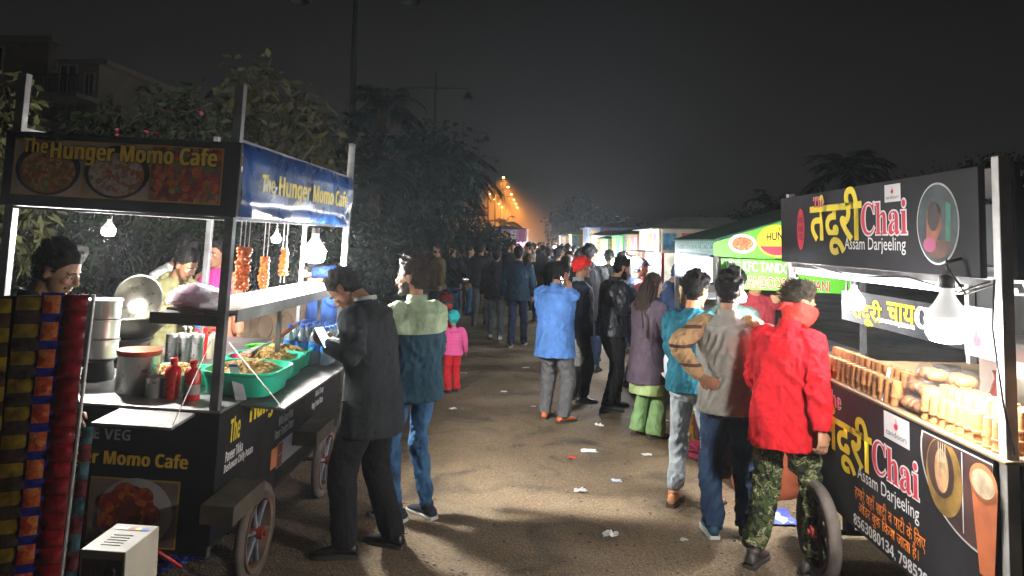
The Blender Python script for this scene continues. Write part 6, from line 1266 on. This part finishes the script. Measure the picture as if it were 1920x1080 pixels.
# 10 man with pink sleeves and pale cap
b10 = HY(1186, 700, 9.5)
PP('man in dark vest with dusty pink sleeves and a white-brimmed cap', (b10.x, 9.5), -80, 1.66, lean=4, head=(12, 0, 0), top=navy, sleeve=cloth('dusty_pink', (.42, .12, .14)), vest=True, legs=navyd, cap=('peak', cloth('cap_navy', (.03, .035, .06))), hair=None, detail=1, hands=((-.1, .34, 1.0), (.12, .34, 1.0)))
# 11 woman with long hair
b11 = HZ(1212, 818); limec = cloth('lime_kurta', (.32, .42, .18), .2); plum = cloth('plum_coat', (.075, .055, .075), .2)
PP('woman with long dark hair in plum coat over lime green tunic and trousers', (b11.x, b11.y), -58, 1.55, lean=2, head=(10, -14, 0), hands=((-.05, .32, 1.02), (.12, .30, 1.0)), top=plum, legs=cloth('green_palazzo', (.2, .34, .14), .2), kurta=(.46, limec), flare=.03, legw=1.15, hem=.58, topw=1.02, thick=1.22, hair='long', hairmat=hair_b, hairlen=.02, detail=2, skinm=skin_l, shoes=M('brown_sandal', (.12, .05, .03), .6), ankle=-.02, fold=.65)
# 12 vendor with blue cap
PP('vendor in blue-grey cap bending over the green stall counter', (1.52, 8.6), -100, 1.66, lean=10, head=(22, 0, 0), top=cloth('denim_blue', (.05, .09, .2)), legs=navyd, cap=('beanie', cloth('slate_blue', (.05, .08, .16))), hair=None, beard=.4, skinm=skin_l, detail=1, hands=((-.1, .38, 1.02), (.1, .36, 1.02)))
# 13 teal jacket, pale jeans, sandals
b13 = HZ(1306, 948); tealc = cloth('teal_jacket', (.009, .095, .135), .25)
def sandals(i):
    for l, yaw_ in zip(i['legs'], (12, -14)):
        mb = MB(); g = l[2]; f = V(-math.sin(R(yaw_)), math.cos(R(yaw_)), 0); r = V(f.y, -f.x, 0)
        mb.loft([[V(g.x, g.y, 0)+f*y+r*(w*s)+V(0, 0, z) for s, z in ((-1, .001), (1, .001), (1, .02), (-1, .02))] for y, w in ((-.1, .03), (-.07, .042), (.04, .044), (.1, .052), (.17, .045), (.19, .02))]); so_ = mb.build('sandal', M('sandal_sole', (.05, .035, .025), .7), i['root'])
        mb = MB(); mb.path([V(g.x, g.y, .02)+f*.03+r*.045, V(g.x, g.y, .075)+f*.09, V(g.x, g.y, .02)+f*.03-r*.045], .008, 6); mb.build('strap', dark, so_)
PP('young man in teal jacket, pale jeans and sandals beside the grey vest', (b13.x-.05, b13.y), -38, 1.63, lean=3, head=(8, -12, 0), hands=((-.1, .3, 1.05), (.12, .3, 1.02)), feet=((-.1, -.06, 12), (.12, .07, -14)), top=tealc, legs=paled, legw=.98, ankle=.06, hem=.86, thick=1.18, topw=1.04, hair='full', hairlen=.045, detail=2, barefoot=True, skinm=M('skin_warm', (.42, .17, .075), .5, 0, .15, 14, .08, 120), extra=sandals)
# 14 taller man half hidden behind
PP('dark-haired man half hidden behind the grey vest', (1.60, 6.0), -35, 1.63, top=cloth('dark_green_top', (.02, .035, .03)), legs=navyd, hair='full', hairlen=.05, detail=1, head=(6, 10, 0))
# 15 grey vest with striped sleeves
b15 = HZ(1366, 1004); vestm = cloth('grey_vest', (.23, .215, .185), .12); strp = cloth('tan_stripes', (.4, .27, .13), kind='hstripe', vs=2.6, cols=[(.30, .19, .09)]*11+[(.07, .035, .03)])
PP('man in grey quilted vest with tan striped sleeves, hand on hip', (b15.x, b15.y), -14, 1.66, hw=((1312, 706, 4.72), None), elbow=((-1, -.7, 0), None), hands=(None, (.2, .34, 1.12)), lean=1, head=(6, -22, 0), feet=((-.11, -.02, 14), (.11, .03, -10)), top=vestm, sleeve=strp, vest=True, legs=cloth('navy_track', (.025, .05, .10), .3), legw=1.12, collar=vestm, hem=.82, thick=1.22, topw=1.08, hair='short', hairlen=.028, detail=2, shoes=M('teal_sneaker', (.01, .06, .10), .6, 0, .2), sole=whites, hdir=((.75, -.2, -.35), None), palm=((.2, .9, .2), None), skinm=skin_d, fold=1.25)
# 16 red jacket, camouflage trousers
b16 = V(1.46, 4.34, 0); redj = cloth('red_jacket', (.50, .008, .014), .2); camo = cloth('camouflage', (.1, .12, .05), kind='camo', cols=[])
def scarf(i):
    bme = i['body'].data; rt = i['root']; hd = i['hd']; HR = i['HR']; mb = MB()
    mb.loft([mb.ring(hd(0, y, z), HR @ V(1, 0, 0), HR @ V(0, 1, 0), a, b, 20) for z, y, a, b in ((.012, .002, .092, .106), (-.015, .004, .093, .118), (-.055, .006, .086, .108), (-.09, .008, .076, .092), (-.12, .0, .068, .076))]); i['garment']('scarf', mb, cloth('red_scarf', (.6, .035, .025)), .008, 40, vx=.008)
    mb = MB(); mb.path([hd(.06, -.08, -.02), hd(.05, -.13, -.03), hd(.075, -.16, -.08)], [(.02, .012), (.03, .014), (.02, .006)], 8); mb.build('scarf_knot', cloth('red_scarf', (.6, .035, .025)), rt, smooth='full')
PP('man in red jacket and camouflage trousers with a red scarf over his face', (b16.x-.03, b16.y), -48, 1.65, hands=((-.2, .3, .95), (.30, -.06, .74)), lean=15, head=(6, -34, 0), feet=((-.16, -.05, 12), (.14, .10, -25)), top=redj, legs=camo, legw=1.08, collar=redj, hem=.74, thick=1.2, topw=1.02, hair='full', hairlen=.035, hairmat=M('dusty_hair', (.045, .034, .022), .7, 0, .5, 40, .7, 160, .2), detail=2, shoes=M('brown_boot', (.05, .04, .035), .5), ankle=.05, extra=scarf, skinm=skin, fold=1.4)
# 17 stall hand in maroon
PP('stall hand in maroon shirt reaching an arm across the green stall', (2.05, 6.95), 170, 1.66, hw=((1470, 560, 6.75), None), lean=8, head=(10, 10, 0), top=cloth('maroon_shirt', (.25, .02, .03)), legs=blackc, detail=1)
# 18 vendor with moustache
PP('vendor with moustache in dark jacket looking down beside the sachet rack', (-2.27, 3.30), -95, 1.85, lean=6, head=(20, 8, 0), top=cloth('dark_olive', (.028, .034, .03)), legs=blackc, collar=cloth('dark_olive', (.028, .034, .03)), moustache=True, hair='short', hairlen=.035, detail=2, skinm=skin_l, hands=((-.15, .12, .95), (.15, .1, .95)), thick=1.1, hs=.9)
# 19 olive hoodie with knife
PP('young man in olive hooded sweater working with a knife behind the cart', (-3.05, 6.15), -118, 1.78, hw=(None, (286, 582, 5.74)), hands=((.0, .38, 1.0), None), lean=14, head=(20, 12, 0), top=cloth('olive_fleece', (.14, .135, .06)), hood=True, legs=navyd, hair='short', hairlen=.02, thick=1.18, detail=1)
# 20 man in white shirt bending
PP('man in white shirt stooping behind the hooded young man', (-3.55, 6.95), -100, 1.88, lean=24, head=(4, -10, 0), top=cloth('white_shirt', (.5, .52, .5)), legs=navyd, hair='full', hairlen=.04, detail=1, beard=.3, hands=((-.1, .5, .9), (.1, .5, .9)))
# 21 woman with pink shawl
q = HY(400, 470, 7.1)
def shawl(i):
    p0, p1, p2, p3, p4 = i['p']; C = i['C']; mb = MB(); mb.loft([mb.ring(q_, C @ V(1, 0, 0), C @ V(0, 1, 0), a, b, 18) for q_, a, b in ((p2, .21, .16), (p3, .215, .155), (p3+V(0, 0, .06), .16, .12), (p4+V(0, 0, .02), .085, .085))]); i['garment']('shawl', mb, cloth('pink_shawl', (.7, .06, .32)), .012, 26)
PP('woman with long hair and bright pink shawl looking towards the camera', (q.x+.06, 7.1), 172, 1.80, head=(8, 0, 0), top=cloth('peach_top', (.45, .2, .12)), legs=navyd, hair='long', detail=1, skinm=skin, extra=shawl)
# 22 person in blue behind the bottles
q = HY(606, 520, 6.75)
PP('person in blue jacket with one hand raised behind the water bottles', (q.x, 6.75), 135, 1.60, hw=((585, 512, 6.6), None), head=(12, 0, 0), top=cloth('royal_blue', (.02, .06, .22)), legs=navyd, detail=1, hair='short')
# 23 men standing by the motorcycles
for px, Y, yw, H, c, lab, lg in ((822, 15.5, 120, 1.74, (.12, .085, .04), 'man in brown jacket facing the parked motorcycles', navyd), (850, 16.5, 150, 1.70, (.02, .03, .06), 'man in navy top and jeans left of the motorcycles', denim), (866, 18.5, 40, 1.66, (.06, .06, .05), 'person in grey jacket behind the parked motorcycles', blackc), (790, 15.0, 60, 1.68, (.02, .022, .025), 'dark-clothed person behind the green-shouldered jacket', blackc), (912, 27, 10, 1.72, (.03, .03, .035), 'person in dark coat standing beyond the motorcycles', blackc)):
    q = HY(px, 500, Y); PP(lab, (q.x, Y), yw, H, top=cloth('coat_%d' % px, c), legs=lg, detail=1 if Y < 17 else 0, thick=1.2)
# 24 pedestrians nearer than the far crowd
for px, Y, yw, H, c, lab, hr in ((1012, 17, 5, 1.62, (.16, .085, .05), 'woman with long hair in brown shawl walking away in the middle', 'long'), (1045, 15, -20, 1.70, (.012, .015, .02), 'dark figure in black hat between the blue shirt and the couple', 'short'), (1140, 14, -60, 1.68, (.03, .03, .03), 'dark-haired man behind the bearded man', 'short'), (1165, 12.5, -90, 1.68, (.05, .03, .02), 'man in brown looking at the stall beyond the pink sleeves', 'short')):
    q = HY(px, 500, Y); PP(lab, (q.x, Y), yw, H, top=cloth('walker_%d' % px, c), legs=navyd, detail=1, thick=1.25, hair=hr)
# 25 the far crowd: a few figures, repeated
protos = []
for k, (c, l) in enumerate((((.02, .03, .05), navyd), ((.10, .06, .03), blackc), ((.03, .06, .10), denim), ((.16, .15, .13), navyd), ((.12, .02, .03), blackc), ((.02, .02, .022), greyt))):
    protos.append(PP('pedestrian in the distant crowd', (0, 30+k, 0), 0, 1.68, feet=((-.1, .15-.05*k, 5), (.1, -.12+.06*k, -5)), top=cloth('crowd_%d' % k, c), legs=l, detail=0, thick=1.22, group='distant crowd')['root'])
g = random.Random(11); CLAB = ['pedestrian in dark navy in the distant crowd', 'pedestrian in brown in the distant crowd', 'pedestrian in blue in the distant crowd', 'pedestrian in pale grey in the distant crowd', 'pedestrian in maroon in the distant crowd', 'pedestrian in black and grey in the distant crowd']
used = set(); spots = []
while len(spots) < 46:
    Y = 19+g.random()**1.3*45; x = g.uniform(-1.5, 1.6)*(1 if Y < 30 else 1.2)
    if all((x-a)**2+(Y-b)**2 > .45 for a, b in spots): spots.append((x, Y))
for _ in range(400):
    if len(spots) >= 74: break
    left = len(spots) < 62; Y = g.uniform(15.5, 30) if left else g.uniform(11.5, 24); x = g.uniform(-2.9, -1.05) if left else g.uniform(.55, 1.35)
    if all((x-a)**2+(Y-b)**2 > .5 for a, b in spots+[(-1.42, 12.4), (.8, 10.6)]+[(p.x, p.y) for p, *_r in bikes]): spots.append((x, Y))
for i, (x, Y) in enumerate(spots):
    k = i % 6; o = protos[k] if i < 6 else copy_tree(protos[k]); s = (1.68+g.uniform(-.1, .1))/1.775
    o.matrix_world = Matrix.Translation((x, Y, 0)) @ Matrix.Rotation(R(g.choice((0, 10, -10, 180, 170, 90, -90))+g.uniform(-15, 15)), 4, 'Z') @ Matrix.Scale(s, 4); o['label'] = CLAB[k]
# ------------------------------------------------------------------ smoky night air
mb = MB(); mb.b2((-45, -6, -1), (45, 215, 12.5)); hz_ = bpy.data.materials.new('night_haze'); hz_.use_nodes = True; n = hz_.node_tree.nodes; n.clear(); o = n.new('ShaderNodeOutputMaterial'); v = n.new('ShaderNodeVolumePrincipled'); v.inputs['Color'].default_value = (.75, .8, .85, 1); v.inputs['Density'].default_value = .0023; v.inputs['Anisotropy'].default_value = .6; hz_.node_tree.links.new(v.outputs[0], o.inputs['Volume'])
tag(mb.build('haze', hz_), 'thin smoky haze filling the night street', kind='stuff')

bpy.data.scenes.remove(TMP)
